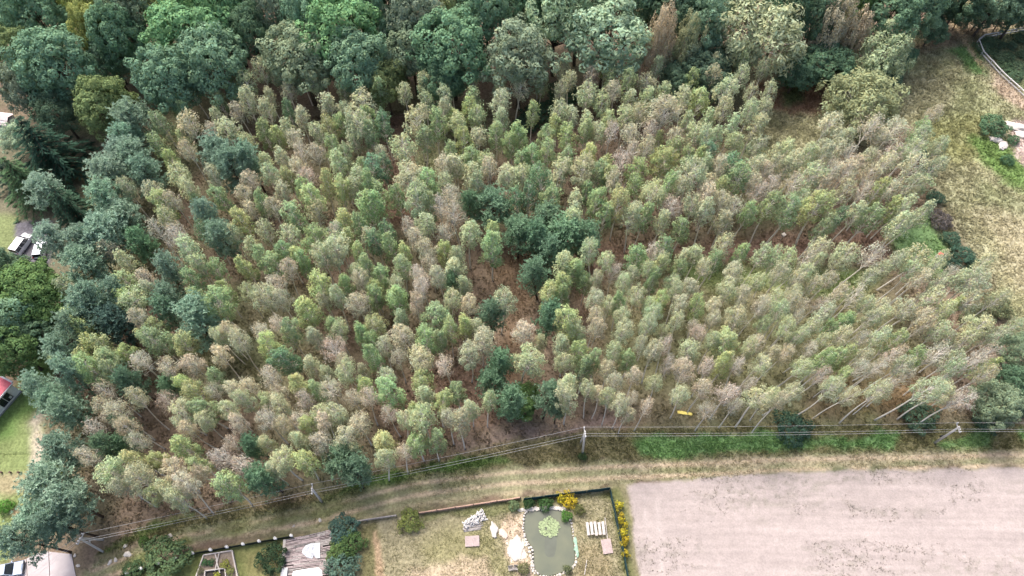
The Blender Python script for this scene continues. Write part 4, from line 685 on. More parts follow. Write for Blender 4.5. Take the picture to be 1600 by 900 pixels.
scrub = [(1535, 75), (1550, 82), (1560, 70), (1575, 90), (1580, 72), (1590, 105), (1570, 105), (1595, 60), (1562, 90), (1585, 118), (1545, 65), (1598, 85)]
scrub.sort()
for k, q in enumerate(scrub):
    v = rnd.choice(SHRUBS); x, y = at(q[0], q[1], 0.5); r = rnd.uniform(0.9, 1.6)
    plant(v, (x, y, 0), jit((0.10, 0.155, 0.09), 0.2), (r / 2.4, r / 2.4, 0.3), rnd.uniform(0, 6.28), label=f'low green scrub bush, {("first", "second", "third", "fourth", "fifth", "sixth", "seventh", "eighth", "ninth", "tenth", "eleventh", "last")[k]} from the left inside the white rail fence', cat='scrub bush', group='scrub bushes behind the white rail fence')
GOLD = [(878, 778, 10, 'goldenrod clump leaning on the dark net fence, upper left'), (888, 776, 10, 'goldenrod clump against the net fence above the pond'), (886, 787, 9, 'goldenrod clump next to the pond corner'), (896, 784, 8, 'rightmost goldenrod of the pond clump'), (967, 789, 8, 'yellow goldenrod topmost outside the side fence'), (971, 805, 5, 'small goldenrod second from top outside the fence'),
 (970, 813, 6, 'goldenrod third from top outside the fence'), (977, 820, 6, 'goldenrod leaning toward the ploughed field'), (973, 832, 8, 'big goldenrod midway along the side fence'), (977, 843, 7, 'goldenrod below the biggest roadside clump'), (974, 849, 6, 'goldenrod hugging the fence, lower middle'), (977, 865, 7, 'goldenrod lowest along the side fence')]
for q in GOLD:
    v = rnd.choice(GORSE); x, y = at(q[0], q[1], 0.7); r = q[2] / px_per_m(x, y, 0.7)
    plant(v, (x, y, 0), jit((0.50, 0.42, 0.045), 0.1), (r / 1.05, r / 1.05, 0.9), rnd.uniform(0, 6.28), label=q[3], cat='goldenrod', group='goldenrod along the net fence')

# ------------------------------------------------------------------ things people put there
WHITE = lambda: mat('white paint', (0.58, 0.58, 0.58), 0.5, 0.06, 4, 0.05, dirt=(0.55, 0.53, 0.50))
CONC = lambda: mat('pole concrete', (0.50, 0.49, 0.47), 0.85, 0.15, 5, 0.3)
TIMBER = lambda: mat('weathered timber', (0.33, 0.275, 0.27), 0.85, 0.25, 3, 0.3, dirt=(0.24, 0.20, 0.19))
GREYWOOD = lambda: mat('grey timber', (0.33, 0.305, 0.29), 0.85, 0.22, 4, 0.3, dirt=(0.22, 0.2, 0.19))
PALEWOOD = lambda: mat('pale timber', (0.43, 0.40, 0.375), 0.8, 0.14, 4, 0.2, dirt=(0.30, 0.27, 0.25))
DARK = lambda: mat('dark steel', (0.035, 0.038, 0.04), 0.5, 0.1, 6, 0.05)
GLASS = lambda: mat('dark window glass', (0.018, 0.022, 0.03), 0.06, 0.05, 2, 0.0, spec=0.6)
RUBBER = lambda: mat('black rubber', (0.02, 0.02, 0.02), 0.8, 0.1, 8, 0.1)
STONE = lambda: mat('limestone', (0.48, 0.455, 0.42), 0.9, 0.15, 5, 0.4, dirt=(0.33, 0.30, 0.26))

# --- power line
def pole(base_px, top_px, h, label, arm_dir, legs=()):
    b = vat(*base_px); t = vat(*top_px, h); o = thing('utility_pole', b, label, 'utility pole', 'concrete poles of the power line'); d = t - b
    if legs:
        for p in legs:
            l = vat(*p) - b; m = MB().beam(l, d + Vector((0, 0, -0.1)), 0.24, 0.24); m.build('leg', CONC(), o, 0.03)
        a = (vat(*legs[0]) - b) * 0.42 + d * 0.58; c = (vat(*legs[1]) - b) * 0.42 + d * 0.58
        MB().beam(a, c, 0.16, 0.16).build('crossbar', CONC(), o, 0.02)
    else:
        MB().tube([(0, 0, -0.2), d * 0.5, d], [0.19, 0.16, 0.13], 8).build('shaft', CONC(), o, smooth=True)
    a = arm_dir.normalized(); top = d - Vector((0, 0, 0.35))
    MB().beam(top - a * 0.75, top + a * 0.75, 0.12, 0.12).build('crossarm', CONC(), o, 0.015)
    at_ = []
    for s in (-0.66, -0.32, 0.6):
        p = top + a * s + Vector((0, 0, 0.06)); MB().tube([p, p + Vector((0, 0, 0.1)), p + Vector((0, 0, 0.2)), p + Vector((0, 0, 0.32))], [0.07, 0.11, 0.07, 0.09], 8).build('insulator', WHITE(), o)
        at_.append(b + p + Vector((0, 0, 0.32)))
    return o, at_
p1, w1 = pole((160, 855), (124, 841), 6.6, 'concrete pole on two spread legs at the corner of the wood', Vector((0.25, 1, 0)), [(161, 843), (161, 862)])
p2, w2 = pole((503, 784), (487, 763), 6.8, 'single straight concrete pole beside the dark pine', Vector((-0.15, 1, 0)))
p3, w3 = pole((910, 710), (914, 674), 9.4, 'white concrete pole with slanting strut in the middle of the line', Vector((-0.1, 1, 0)))
sb = vat(907, 691); MB().beam(sb - p3.location, vat(914, 676, 8.9) - p3.location, 0.2, 0.2).build('strut', CONC(), p3, 0.02)
p4, w4 = pole((1460, 692), (1499, 667), 7.2, 'concrete pole that looks tilted near the right edge of the photo', Vector((0, 1, 0)))
MB().box(vat(1472, 682, 2.2) - p4.location, (0.35, 0.3, 0.5)).build('meter_box', DARK(), p4, 0.02)
endr = [p + Vector((62, 0.5, 0.0)) for p in w4]; endl = [p + Vector((-22 - 3 * k, -21, -0.5)) for k, p in enumerate(w1)]
WIRE = mat('aluminium wire', (0.42, 0.42, 0.42), 0.5, 0.05, 3, 0)
SPAN = [(endl, w1, 'running down-left from the two-legged pole'), (w1, w2, 'between the two-legged pole and the straight pole'), (w2, w3, 'between the straight pole and the strutted pole'), (w3, w4, 'between the strutted pole and the right-hand pole'), (w4, endr, 'leaving the right-hand pole toward the picture edge')]
for a, b, lb in SPAN:
    for k, nm in enumerate(('nearest the track', 'in the middle', 'nearest the wood')):
        pa, pb = a[k], b[k]; sag = (pb - pa).length * 0.011
        pts = [pa + (pb - pa) * t + Vector((0, 0, -4 * sag * t * (1 - t))) for t in [i / 14 for i in range(15)]]
        o = MB().tube([p - pa for p in pts], 0.015, 4).build('overhead_wire', WIRE, None, loc=pa); tag(o, f'overhead wire {nm} {lb}', 'power line', 'wires of the power line')

# --- pond, its rim and water lilies
wp = [at(a, b) for a, b in POND_PX]
def smooth_loop(p, n=4):
    out = []
    for i in range(len(p)):
        q = [Vector((*p[(i + k - 1) % len(p)], 0)) for k in range(4)]
        for j in range(n):
            t = j / n; out.append(0.5 * ((2 * q[1]) + (q[2] - q[0]) * t + (2 * q[0] - 5 * q[1] + 4 * q[2] - q[3]) * t * t + (3 * q[1] - q[0] - 3 * q[2] + q[3]) * t ** 3))
    return out
loop = smooth_loop(wp)
wm, wn, wl, wb = new_mat('murky pond water')
tc = wn.new('ShaderNodeNewGeometry'); zz = wn.new('ShaderNodeTexNoise'); zz.inputs['Scale'].default_value = 0.35; zz.inputs['Detail'].default_value = 3; wl.new(tc.outputs['Position'], zz.inputs['Vector'])
cr = wn.new('ShaderNodeValToRGB'); cr.color_ramp.elements[0].position = 0.35; cr.color_ramp.elements[1].position = 0.7; cr.color_ramp.elements[0].color = (0.085, 0.098, 0.07, 1); cr.color_ramp.elements[1].color = (0.12, 0.13, 0.085, 1)
wl.new(zz.outputs[0], cr.inputs[0]); wl.new(cr.outputs[0], wb.inputs['Base Color']); wb.inputs['Roughness'].default_value = 0.12; wb.inputs['Specular IOR Level'].default_value = 0.45
z3 = wn.new('ShaderNodeTexNoise'); z3.inputs['Scale'].default_value = 5; wl.new(tc.outputs['Position'], z3.inputs['Vector']); bp = wn.new('ShaderNodeBump'); bp.inputs['Strength'].default_value = 0.06; wl.new(z3.outputs[0], bp.inputs['Height']); wl.new(bp.outputs[0], wb.inputs['Normal'])
wo = MB(); wo.add([(p.x, p.y, -0.14) for p in loop], ngons=[tuple(range(len(loop)))]); wo.build('pond_water', wm)['kind'] = 'structure'
dk = mat('dark pond patch', (0.083, 0.094, 0.072), 0.15, 0.12, 0.8, 0.0, spec=0.45)  # slightly darker patch laid just above the water level
c0 = [at(*q) for q in ((853, 838), (866, 836), (870, 845), (868, 862), (864, 870), (853, 868), (851, 852))]
mp = MB(); mp.add([(p.x, p.y, -0.136) for p in smooth_loop(c0, 3)], ngons=[tuple(range(21))]); mp.build('dark_patch', dk)['kind'] = 'structure'
rim = thing('pond_rim', (wp[0][0], wp[0][1], 0), 'ring of whitish stones laid round the murky garden pond', 'stone edging')
cen = sum(loop, Vector()) / len(loop); r2 = random.Random(4); i = 0
LEN = [0]; 
for k in range(len(loop)): LEN.append(LEN[-1] + (loop[(k + 1) % len(loop)] - loop[k]).length)
s = 0.0
while s < LEN[-1]:
    k = max(q for q in range(len(loop)) if LEN[q] <= s); f = (s - LEN[k]) / (LEN[k + 1] - LEN[k]); p = loop[k].lerp(loop[(k + 1) % len(loop)], f)
    od = (p - cen).normalized(); u, v = px_of(p.x, p.y)
    wide = 2 if (u < 840 and v > 845) else 1
    if not (u > 880 and v < 812):
        for j in range(wide):
            q = p + od * (0.16 + 0.34 * j + r2.uniform(-0.06, 0.08)); sz = r2.uniform(0.26, 0.5)
            o = MB().rock((0, 0, 0), (sz, sz * r2.uniform(0.7, 1.1), sz * 0.6), i).build('stone', STONE(), rim, loc=q - rim.location + Vector((0, 0, 0.03))); o.rotation_euler = (0, 0, r2.uniform(0, 6)); i += 1
    s += r2.uniform(0.30, 0.46)
pth = thing('stepping_path', (*at(845, 793), 0), 'pale gravel-edged slab path along the top of the pond', 'garden path')
for k in range(9):
    u = 814 + k * 8.2; v = 797 - 2.2 * math.sin(k / 8 * 3.1) - (2 if k > 4 else 0); a = at(u, v)
    MB().rock((0, 0, 0), (0.95, 0.62, 0.14), 50 + k, 2).build('slab', STONE(), pth, loc=Vector((a[0], a[1], 0.05)) - pth.location)
lil = MB(); c = at(858, 823); pads = []
for k in range(300):
    a, rr = rnd.uniform(0, 6.28), 1.42 * math.sqrt(rnd.random()) * rnd.uniform(0.85, 1.08); sz = rnd.uniform(0.09, 0.17); z = -0.115 + 0.0004 * k; n = 8
    tx, ty = rnd.gauss(0, 0.09), rnd.gauss(0, 0.09); x0, y0 = rr * math.cos(a), rr * math.sin(a) * 0.95; a0 = rnd.uniform(0, 6)
    V = [(x0, y0, z)] + [(x0 + sz * math.cos(a0 + j * 5.8 / n), y0 + sz * math.sin(a0 + j * 5.8 / n), z + 0.02 + sz * (tx * math.cos(a0 + j) + ty * math.sin(a0 + j))) for j in range(n + 1)]
    lil.add(V, tris=[(0, j, j + 1) for j in range(1, n + 1)])
o = lil.build('water_lily', mat('lily pad', (0.23, 0.29, 0.15), 0.5, 0.35, 3.5, 0.1), loc=(c[0], c[1], 0)); tag(o, 'round patch of pale green lily pads floating on the pond', 'water lily')

# --- fences
def fence(name, pts, h, label, cat, panel_m, post_m, bay, post_r=0.05, panel_t=0.03, cap=None, z0=0.05, rails=None, lean=0.0, pname='panel'):
    p = [Vector((*q, 0)) for q in pts]; o = thing(name, p[0], label, cat); o0 = p[0]; posts = []
    for a, b in zip(p[:-1], p[1:]):
        n = max(1, round((b - a).length / bay)); posts += [a.lerp(b, k / n) for k in range(n)]
    posts.append(p[-1]); rf = random.Random(len(label))
    pm_ = MB().tube([(0, 0, -0.2), (0, 0, h + 0.06)], post_r, 6).mesh('post', post_m)
    for q in posts: 
        o2 = put('post', pm_, o, q - o0); o2.rotation_euler = (rf.gauss(0, 0.03), rf.gauss(0, 0.03), 0)
        if cap: put('post_cap', cap, o, q - o0 + Vector((0, 0, h)))
    for a, b in zip(posts[:-1], posts[1:]):
        d = (b - a).normalized()
        if rails:
            for z, tk in rails: MB().beam(a - o0 + Vector((0, 0, z + rf.gauss(0, 0.02))) - d * 0.02, b - o0 + Vector((0, 0, z + rf.gauss(0, 0.02))) + d * 0.02, tk, tk).build('rail', panel_m, o)
        else:
            L = (b - a).length; n = 6; V = []; sd_ = Vector((-d.y, d.x, 0))
            for j in range(n + 1):
                q = a.lerp(b, 0.015 + 0.97 * j / n) - o0; w_ = rf.gauss(0, 0.03) if 0 < j < n else 0; top = h * (1 - 0.05 * math.sin(math.pi * j / n) + rf.gauss(0, 0.012))
                for sgn in (-0.5, 0.5):
                    V += [q + sd_ * (sgn * panel_t + w_) + Vector((0, 0, z0)), q + sd_ * (sgn * panel_t + w_ * 0.3 + lean) + Vector((0, 0, top))]
            Q = []
            for j in range(n):
                e, g = j * 4, (j + 1) * 4; Q += [(e, g, g + 1, e + 1), (e + 2, e + 3, g + 3, g + 2), (e + 1, g + 1, g + 3, e + 3)]
            Q += [(0, 1, 3, 2), (n * 4, n * 4 + 2, n * 4 + 3, n * 4 + 1)]
            m = MB(); m.add(V, Q); m.build(pname, panel_m, o)
    return o
NET = mat('dark green shade net', (0.012, 0.052, 0.062), 0.75, 0.25, 3, 0.2)
fence('net_fence', [at(*q) for q in ((818, 783), (880, 775), (952, 766))], 1.5, 'dark green shade-net fence along the top of the pond yard', 'fence', NET, DARK(), 2.7, 0.04, 0.03, lean=0.04)
fence('net_fence', [at(*q) for q in ((952.5, 767.5), (962, 815), (974, 870), (986, 935))], 1.4, 'dark green net fence down the side beside the ploughed field', 'fence', NET, DARK(), 2.6, 0.04, 0.03)
BRUSH = mat('reed screen', (0.42, 0.28, 0.215), 0.9, 0.3, 14, 0.5, dirt=(0.27, 0.18, 0.14))
fence('reed_fence', [at(*q) for q in ((655, 803), (740, 790), (813, 779))], 0.85, 'low pinkish-brown reed screen fence beside the track', 'fence', BRUSH, mat('dark stake', (0.09, 0.06, 0.05), 0.9), 2.75, 0.07, 0.16)
fence('pole_fence', [at(*q) for q in ((552, 817), (620, 807))], 0.9, 'grey rail fence of thin logs next to the thuja hedge', 'fence', GREYWOOD(), GREYWOOD(), 2.3, 0.09, rails=[(0.35, 0.1), (0.62, 0.12), (0.85, 0.14)])
cap_m = MB().rock((0, 0, 0.06), (0.56, 0.46, 0.42), 3, 2).mesh('post_cap', WHITE(), True)
BNET = mat('black mesh netting', (0.02, 0.028, 0.022), 0.9, 0.2, 6, 0.2)
fence('mesh_fence', [at(*q) for q in ((182, 905), (225, 890), (305, 866), (333, 861), (458, 839))], 0.95, 'low black mesh fence whose posts carry white rounded caps', 'fence', BNET, DARK(), 2.25, 0.04, 0.05, cap=cap_m)
RAILW = mat('whitewashed rail', (0.56, 0.55, 0.53), 0.8, 0.15, 3, 0.2)
fence('rail_fence', [at(*q) for q in ((1660, 46), (1600, 49), (1534, 61), (1525, 68), (1532, 86), (1560, 117), (1605, 158), (1650, 200))], 1.2, 'white two-rail fence round the scrubby paddock by the meadow', 'fence', RAILW, RAILW, 3.0, 0.1, rails=[(0.45, 0.15), (1.1, 0.16)])
for k, q in enumerate(((4, 739), (18, 739), (31, 739), (46, 738))):
    o = MB().tube([(0, 0, -0.1), (0, 0, 0.35), (0, 0, 0.5)], [0.10, 0.14, 0.16], 7).build('stake', mat('dark stake', (0.09, 0.06, 0.05), 0.9), loc=(*at(*q), 0))
    tag(o, ('first', 'second', 'third', 'fourth')[k] + ' from the left of four dark stakes across the lawn', 'stake', 'row of stakes on the lawn')

# --- yard: tables, pallets, firewood, poles
def planks(name, c_px, size, n, gap, rot, h, label, cat, m, along='y', feet=True, uneven=0.0):
    c = at(*c_px); o = thing(name, (c[0], c[1], 0), label, cat, rotz=rot); W, L = size; pw = (W - gap * (n - 1)) / n; rr = random.Random(n)
    for k in range(n):
        x = -W / 2 + pw / 2 + k * (pw + gap); l = L * (1 - uneven * rr.random()); y0 = rr.uniform(-1, 1) * uneven * L * 0.3
        MB().box((x, y0, h), (pw, l, 0.045), rr.gauss(0, 0.008)).build('plank', m, o, 0.006)
    for s in (-0.36, 0.36):
        MB().box((0, s * L, h - 0.085), (W * 0.96, 0.10, 0.10)).build('bearer', GREYWOOD(), o)
        if feet:
            for q in (-0.42, 0.42): MB().box((q * W, s * L, (h - 0.13) / 2), (0.09, 0.12, h - 0.13)).build('leg', GREYWOOD(), o)
    return o
planks('plank_table', (930, 827), (2.55, 1.9), 5, 0.17, math.radians(4), 0.62, 'long white plank table with dark gaps between its boards', 'table', PALEWOOD(), uneven=0.12)
planks('wooden_pallet', (948, 854), (1.35, 1.9), 9, 0.02, math.radians(8), 0.22, 'pinkish slatted pallet lying right below the plank table', 'pallet', mat('pink timber', (0.37, 0.30, 0.29), 0.85, 0.15, 5, 0.2), feet=False)
planks('wooden_pallet', (738, 846), (1.95, 1.4), 12, 0.012, math.radians(3), 0.30, 'pale wooden pallet below the white firewood heap', 'pallet', mat('pink timber', (0.37, 0.30, 0.29), 0.85, 0.15, 5, 0.2), feet=False)
a, b = at(945, 809), at(949, 842); o = MB().beam((0, 0, 0.1), (b[0] - a[0], b[1] - a[1], 0.1), 0.1, 0.08).build('loose_plank', PALEWOOD(), loc=(*a, 0)); tag(o, 'thin pale pole lying beside the plank table', 'plank')
a, b = at(917, 875), at(913, 898); o = MB().beam((0, 0, 0.08), (b[0] - a[0], b[1] - a[1], 0.08), 0.09, 0.06).build('loose_plank', PALEWOOD(), loc=(*a, 0)); tag(o, 'pale stick on the dry yard near the bottom edge', 'plank')
fw = thing('firewood_heap', (*at(742, 812), 0), 'heap of split white birch firewood inside the reed fence', 'firewood heap')
LOGM = mat('split birch', (0.64, 0.62, 0.60), 0.85, 0.3, 6, 0.3)
lm = [MB().tube([(-0.17, 0, 0), (0.17, 0, 0)], rnd.uniform(0.055, 0.085), 6).mesh('log', LOGM) for _ in range(4)]
ax0, ax1 = Vector((*at(726, 822), 0)), Vector((*at(757, 803), 0)); dr = (ax1 - ax0).normalized(); sd_ = Vector((-dr.y, dr.x, 0))
for k in range(210):
    t = rnd.random(); z = abs(rnd.gauss(0, 0.34)); wd = max(0.12, 0.75 - z * 0.55) * (0.75 + 0.4 * t)
    q = ax0.lerp(ax1, t) + sd_ * rnd.uniform(-wd, wd) + Vector((0, 0, 0.08 + min(z, 0.9)))
    o = put('log', rnd.choice(lm), fw, q - fw.location); o.rotation_euler = (rnd.gauss(0, 0.4), rnd.gauss(0, 0.5), rnd.uniform(0, 6.28)); o.scale = (rnd.uniform(0.8, 1.4),) * 3
pb = thing('pole_bundle', (*at(740, 825), 0), 'bundle of long grey poles lying below the firewood heap', 'bundle of poles')
for k in range(11):
    a = Vector((*at(724 + rnd.uniform(-1, 2), 822 + k * 0.9), 0.1 + 0.05 * (k % 3))); b_ = Vector((*at(752 + rnd.uniform(-3, 5), 818 + k * 0.9 + rnd.uniform(-2, 1)), 0.12 + 0.06 * (k % 2)))
    MB().tube([a - pb.location, b_ - pb.location], [0.07, 0.045], 6).build('pole', GREYWOOD(), pb)
st = vat(724.5, 829); o = MB().tube([(0, 0, 0), (0, 0, 0.9)], 0.06, 6).build('wooden_post', PALEWOOD(), loc=st); tag(o, 'short pale post at the end of the pole bundle', 'post')
def lump(name, px_, size, m, label, cat, seed, rot=0.0, sub=2):
    o = MB().rock((0, 0, size[2] * 0.28), size, seed, sub).build(name, m, smooth=False, loc=(*at(*px_), 0)); o.rotation_euler = (0, 0, rot); tag(o, label, cat); return o
CHALK = mat('lime heap', (0.47, 0.44, 0.41), 0.95, 0.12, 6, 0.5, dirt=(0.44, 0.38, 0.33))
lump('lime_heap', (772, 828), (1.0, 1.9, 0.5), CHALK, 'narrow white lime heap between firewood and pond', 'heap', 21, 0.15, 3)
lump('sand_heap', (786, 834), (1.0, 1.5, 0.4), mat('pinkish sand', (0.55, 0.44, 0.37), 0.95, 0.15, 6, 0.4), 'small pinkish sand heap left of the pond', 'heap', 22, 0.4, 3)
lump('lime_heap', (806, 858), (2.0, 2.9, 0.35), CHALK, 'broad white lime spread on the left pond bank', 'heap', 23, 0.0, 3)
def chair(px_, rot, label):
    o = thing('garden_chair', (*at(*px_), 0), label, 'garden chair', rotz=rot); m = GREYWOOD()
    for k in range(4): MB().box((-0.24 + 0.16 * k, 0, 0.42), (0.13, 0.55, 0.03)).build('slat', m, o)
    MB().box((0, 0.29, 0.72), (0.62, 0.04, 0.5)).build('backrest', m, o)
    for sx in (-0.27, 0.27):
        for sy in (-0.24, 0.24): MB().box((sx, sy, 0.2), (0.05, 0.05, 0.4)).build('leg', DARK(), o)
        MB().box((sx * 1.1, 0, 0.62), (0.06, 0.5, 0.03)).build('armrest', m, o)
chair((798, 889), 0.2, 'grey slatted garden chair left of the other by the pond'); chair((806, 888), -0.1, 'grey slatted garden chair nearer the pond bank')
gm = mat('green tarp', (0.23, 0.36, 0.27), 0.6, 0.15, 5, 0.2); gp = thing('folded_tarp', (*at(900, 858), 0), 'faded green tarp strip folded along the right pond bank', 'tarp')
for k, (u, v) in enumerate(((899, 846), (900, 856), (902, 865))): MB().rock((0, 0, 0.05), (0.5, 1.15, 0.16), 60 + k, 2).build('fold', gm, gp, loc=Vector((*at(u, v), 0.02)) - gp.location)

# --- slatted deck with torn sheet, raised bed
dc = thing('slatted_deck', (*at(481, 858), 0), 'weathered deck of broken boards with dark gaps beside the hedge', 'deck')
q00, q10, q01, q11 = [Vector((*at(*q, 0.3), 0.3)) for q in ((446, 843), (517, 827), (441, 905), (522, 897))]
MB().add([(p.x, p.y, 0.12) for p in [k_ - dc.location for k_ in (q00, q10, q11, q01)]] + [(p.x, p.y, -0.05) for p in [k_ - dc.location for k_ in (q00, q10, q11, q01)]], [(0, 3, 2, 1), (0, 1, 5, 4), (1, 2, 6, 5), (2, 3, 7, 6), (3, 0, 4, 7)]).build('gap_shade_plate', mat('painted gap shade', (0.05, 0.042, 0.04), 0.9), dc)  # near-black plate under the boards, shade of the gaps put in as colour
NR = 30; bm_ = [TIMBER(), mat('pinkish boards', (0.36, 0.30, 0.295), 0.85, 0.22, 3, 0.3, dirt=(0.3, 0.25, 0.24)), GREYWOOD()]
for i in range(NR):
    l, r_ = q00.lerp(q01, (i + 0.5) / NR), q10.lerp(q11, (i + 0.5) / NR); d = (q01 - q00).length / NR; t = 0.0
    while t < 0.97:
        e = min(1.0, t + rnd.uniform(0.15, 0.42)); wd = d * rnd.choice((0.95, 0.9, 0.82, 0.5, 0.45)); off = (d - wd) * rnd.uniform(-0.4, 0.4)
        if rnd.random() > 0.05: MB().beam(l.lerp(r_, t + 0.003) + Vector((0, off, rnd.uniform(-0.04, 0.02))) - dc.location, l.lerp(r_, e - 0.003) + Vector((0, off, rnd.uniform(-0.04, 0.02))) - dc.location, wd, 0.04).build('board', rnd.choice(bm_), dc)
        t = e
MB().beam(q00 - dc.location + Vector((-0.1, 0, 0.05)), q01 - dc.location + Vector((-0.1, 0, 0.05)), 0.35, 0.08).build('edge_board', PALEWOOD(), dc)
def sheet(name, poly_px, z, m, label, cat, fold=0.08, seed=1):
    pts = [Vector((*at(u, v, z), z)) for u, v in poly_px]; c = sum(pts, Vector()) / len(pts); rr = random.Random(seed); V = [Vector((0, 0, fold * 0.6))]; ringn = 5; n = len(pts) * 3
    full = [pts[i // 3].lerp(pts[(i // 3 + 1) % len(pts)], (i % 3) / 3) for i in range(n)]
    for k in range(1, ringn + 1):
        for p in full: V.append((p - c) * (k / ringn) + Vector((0, 0, abs(rr.gauss(0, fold)) * (1 if k < ringn else 0.2))))
    T = [(0, 1 + i, 1 + (i + 1) % n) for i in range(n)]; Q = [(1 + (k - 1) * n + i, 1 + k * n + i, 1 + k * n + (i + 1) % n, 1 + (k - 1) * n + (i + 1) % n) for k in range(1, ringn) for i in range(n)]
    o = MB().add(V, Q, T).build(name, m, loc=c); s_ = o.modifiers.new('thick', 'SOLIDIFY'); s_.thickness = 0.02; tag(o, label, cat); return o
SHEET = mat('white plastic sheet', (0.50, 0.52, 0.55), 0.45, 0.08, 5, 0.25, dirt=(0.38, 0.39, 0.4))
sheet('plastic_sheet', ((472, 864), (473, 858), (478, 852), (486, 849), (500, 848), (500, 872), (494, 872), (490, 868), (488, 873), (480, 871)), 0.42, SHEET, 'torn fan-shaped white sheet lying on the slatted deck', 'plastic sheet', 0.06)
sheet('plastic_sheet', ((458, 893), (478, 889), (497, 887), (503, 891), (504, 906), (455, 908)), 0.44, mat('bright tarpaulin', (0.82, 0.82, 0.82), 0.4, 0.04, 4, 0.1), 'bright white tarpaulin at the bottom end of the deck', 'tarpaulin', 0.03, 2)
o = MB().box((0, 0, 0.45), (0.75, 1.3, 0.3), 0.03).build('white_crate', WHITE(), loc=(*at(446, 896), 0)); tag(o, 'white crate at the lower left corner of the deck', 'crate')
rb = thing('raised_bed', (*at(342, 882), 0), 'trapezoid raised vegetable bed framed with pale boards', 'raised bed')
B4 = [Vector((*at(*q), 0)) for q in ((320, 868), (364, 861), (374, 908), (306, 908))]; L0 = rb.location
for i in range(4): MB().beam(B4[i] - L0 + Vector((0, 0, 0.25)), B4[(i + 1) % 4] - L0 + Vector((0, 0, 0.25)), 0.16, 0.5).build('frame_board', PALEWOOD(), rb)
MB().add([(p.x, p.y, 0.3) for p in [q - L0 for q in B4]], ngons=[(3, 2, 1, 0)]).build('soil', mat('bed soil', (0.20, 0.165, 0.13), 0.95, 0.3, 3, 0.6), rb)
for a, b_ in (((338, 866), (342, 878)), ((345, 864), (338, 893)), ((340, 876), (346, 896))): MB().beam(Vector((*at(*a), 0.52)) - L0, Vector((*at(*b_), 0.55)) - L0, 0.14, 0.08).build('lath', PALEWOOD(), rb)
I4 = [Vector((*at(*q), 0)) for q in ((323, 893), (354, 889), (356, 908), (322, 910))]
for i in range(4): MB().beam(I4[i] - L0 + Vector((0, 0, 0.5)), I4[(i + 1) % 4] - L0 + Vector((0, 0, 0.5)), 0.14, 0.4).build('inner_board', PALEWOOD(), rb)
MB().add([(p.x, p.y, 0.33) for p in [q - L0 for q in I4]], ngons=[(3, 2, 1, 0)]).build('box_floor', mat('dark earth', (0.04, 0.035, 0.03), 0.95), rb)
for (u, v), rr_, cl, lb in (((321, 880), 5, (0.07, 0.17, 0.07), 'dark green onion row in the raised bed'), ((331, 879), 5, (0.065, 0.165, 0.07), 'dark green herb clump beside the onion row'), ((353, 882), 7, (0.25, 0.27, 0.07), 'yellow-green lettuces in the raised bed'), ((361, 893), 6, (0.22, 0.25, 0.09), 'pale lettuce nearest the bed\'s right board'), ((340, 901), 6, (0.30, 0.33, 0.06), 'lime green plant in the inner box'), ((315, 893), 5, (0.19, 0.19, 0.11), 'straw-coloured bean tops at the left frame')):
    v_ = rnd.choice(GORSE); x, y = at(u, v, 0.4); r_ = rr_ / px_per_m(x, y, 0.4); plant(v_, (x, y, 0.25), cl, (r_ / 0.8, r_ / 0.8, 0.5), rnd.uniform(0, 6), label=lb, cat='vegetable plant', group='vegetables in the raised bed').name = 'vegetable_plant'

# --- house, shed, paved yard
E0 = vat(35, 612); u_ = (vat(0, 652) - E0).normalized(); v_ = Vector((u_.y, -u_.x, 0)); v_ = v_ if (v_.x < 0) else -v_
HH = 3.1; hs = thing('bungalow', E0, 'white bungalow with a red roof cut by the left picture edge', 'house', rotz=math.atan2(u_.y, u_.x)); sgn = 1 if Vector((-u_.y, u_.x, 0)).dot(v_) > 0 else -1
WALLM = mat('white render', (0.80, 0.80, 0.82), 0.85, 0.08, 2, 0.1, dirt=(0.68, 0.68, 0.7))
def hb(name, x0, x1, y0, y1, z0, z1, m, par=hs, bev=0.0): return MB().box(((x0 + x1) / 2, sgn * (y0 + y1) / 2, (z0 + z1) / 2), (x1 - x0, abs(y1 - y0), z1 - z0)).build(name, m, par, bev)
hb('wall', 0, 12, 0, 8, 0, HH, WALLM); hb('plinth', -0.04, 12, -0.04, 8, 0, 0.35, mat('grey plinth', (0.3, 0.3, 0.31), 0.9))
RED = mat('red roof sheet', (0.52, 0.085, 0.13), 0.45, 0.12, 2.0, 0.1, dirt=(0.42, 0.075, 0.10)); rf = MB()
for k in range(12): pass
rk = [(0.0, HH + 0.02), (8.3, HH + 0.9)]
rf.add([(-0.3, -sgn * 0.25, HH + 0.0), (12, -sgn * 0.25, HH + 0.0), (12, sgn * 8.3, HH + 0.9), (-0.3, sgn * 8.3, HH + 0.9), (-0.3, -sgn * 0.25, HH + 0.12), (12, -sgn * 0.25, HH + 0.12), (12, sgn * 8.3, HH + 1.02), (-0.3, sgn * 8.3, HH + 1.02)], [(0, 1, 2, 3), (4, 5, 6, 7), (0, 1, 5, 4), (2, 3, 7, 6), (0, 3, 7, 4), (1, 2, 6, 5)])
roof = rf.build('roof', RED, hs)
for k in range(22): MB().beam((0.1 + k * 0.55, -sgn * 0.22, HH + 0.14), (0.1 + k * 0.55, sgn * 8.25, HH + 1.04), 0.06, 0.05).build('seam', RED, roof)
MB().beam((-0.36, -sgn * 0.27, HH + 0.10), (-0.36, sgn * 8.35, HH + 1.03), 0.28, 0.22).build('verge_board', WHITE(), hs); MB().beam((-0.3, -sgn * 0.36, HH + 0.05), (12, -sgn * 0.36, HH + 0.05), 0.14, 0.12).build('gutter', mat('grey gutter', (0.45, 0.46, 0.48), 0.5), hs)
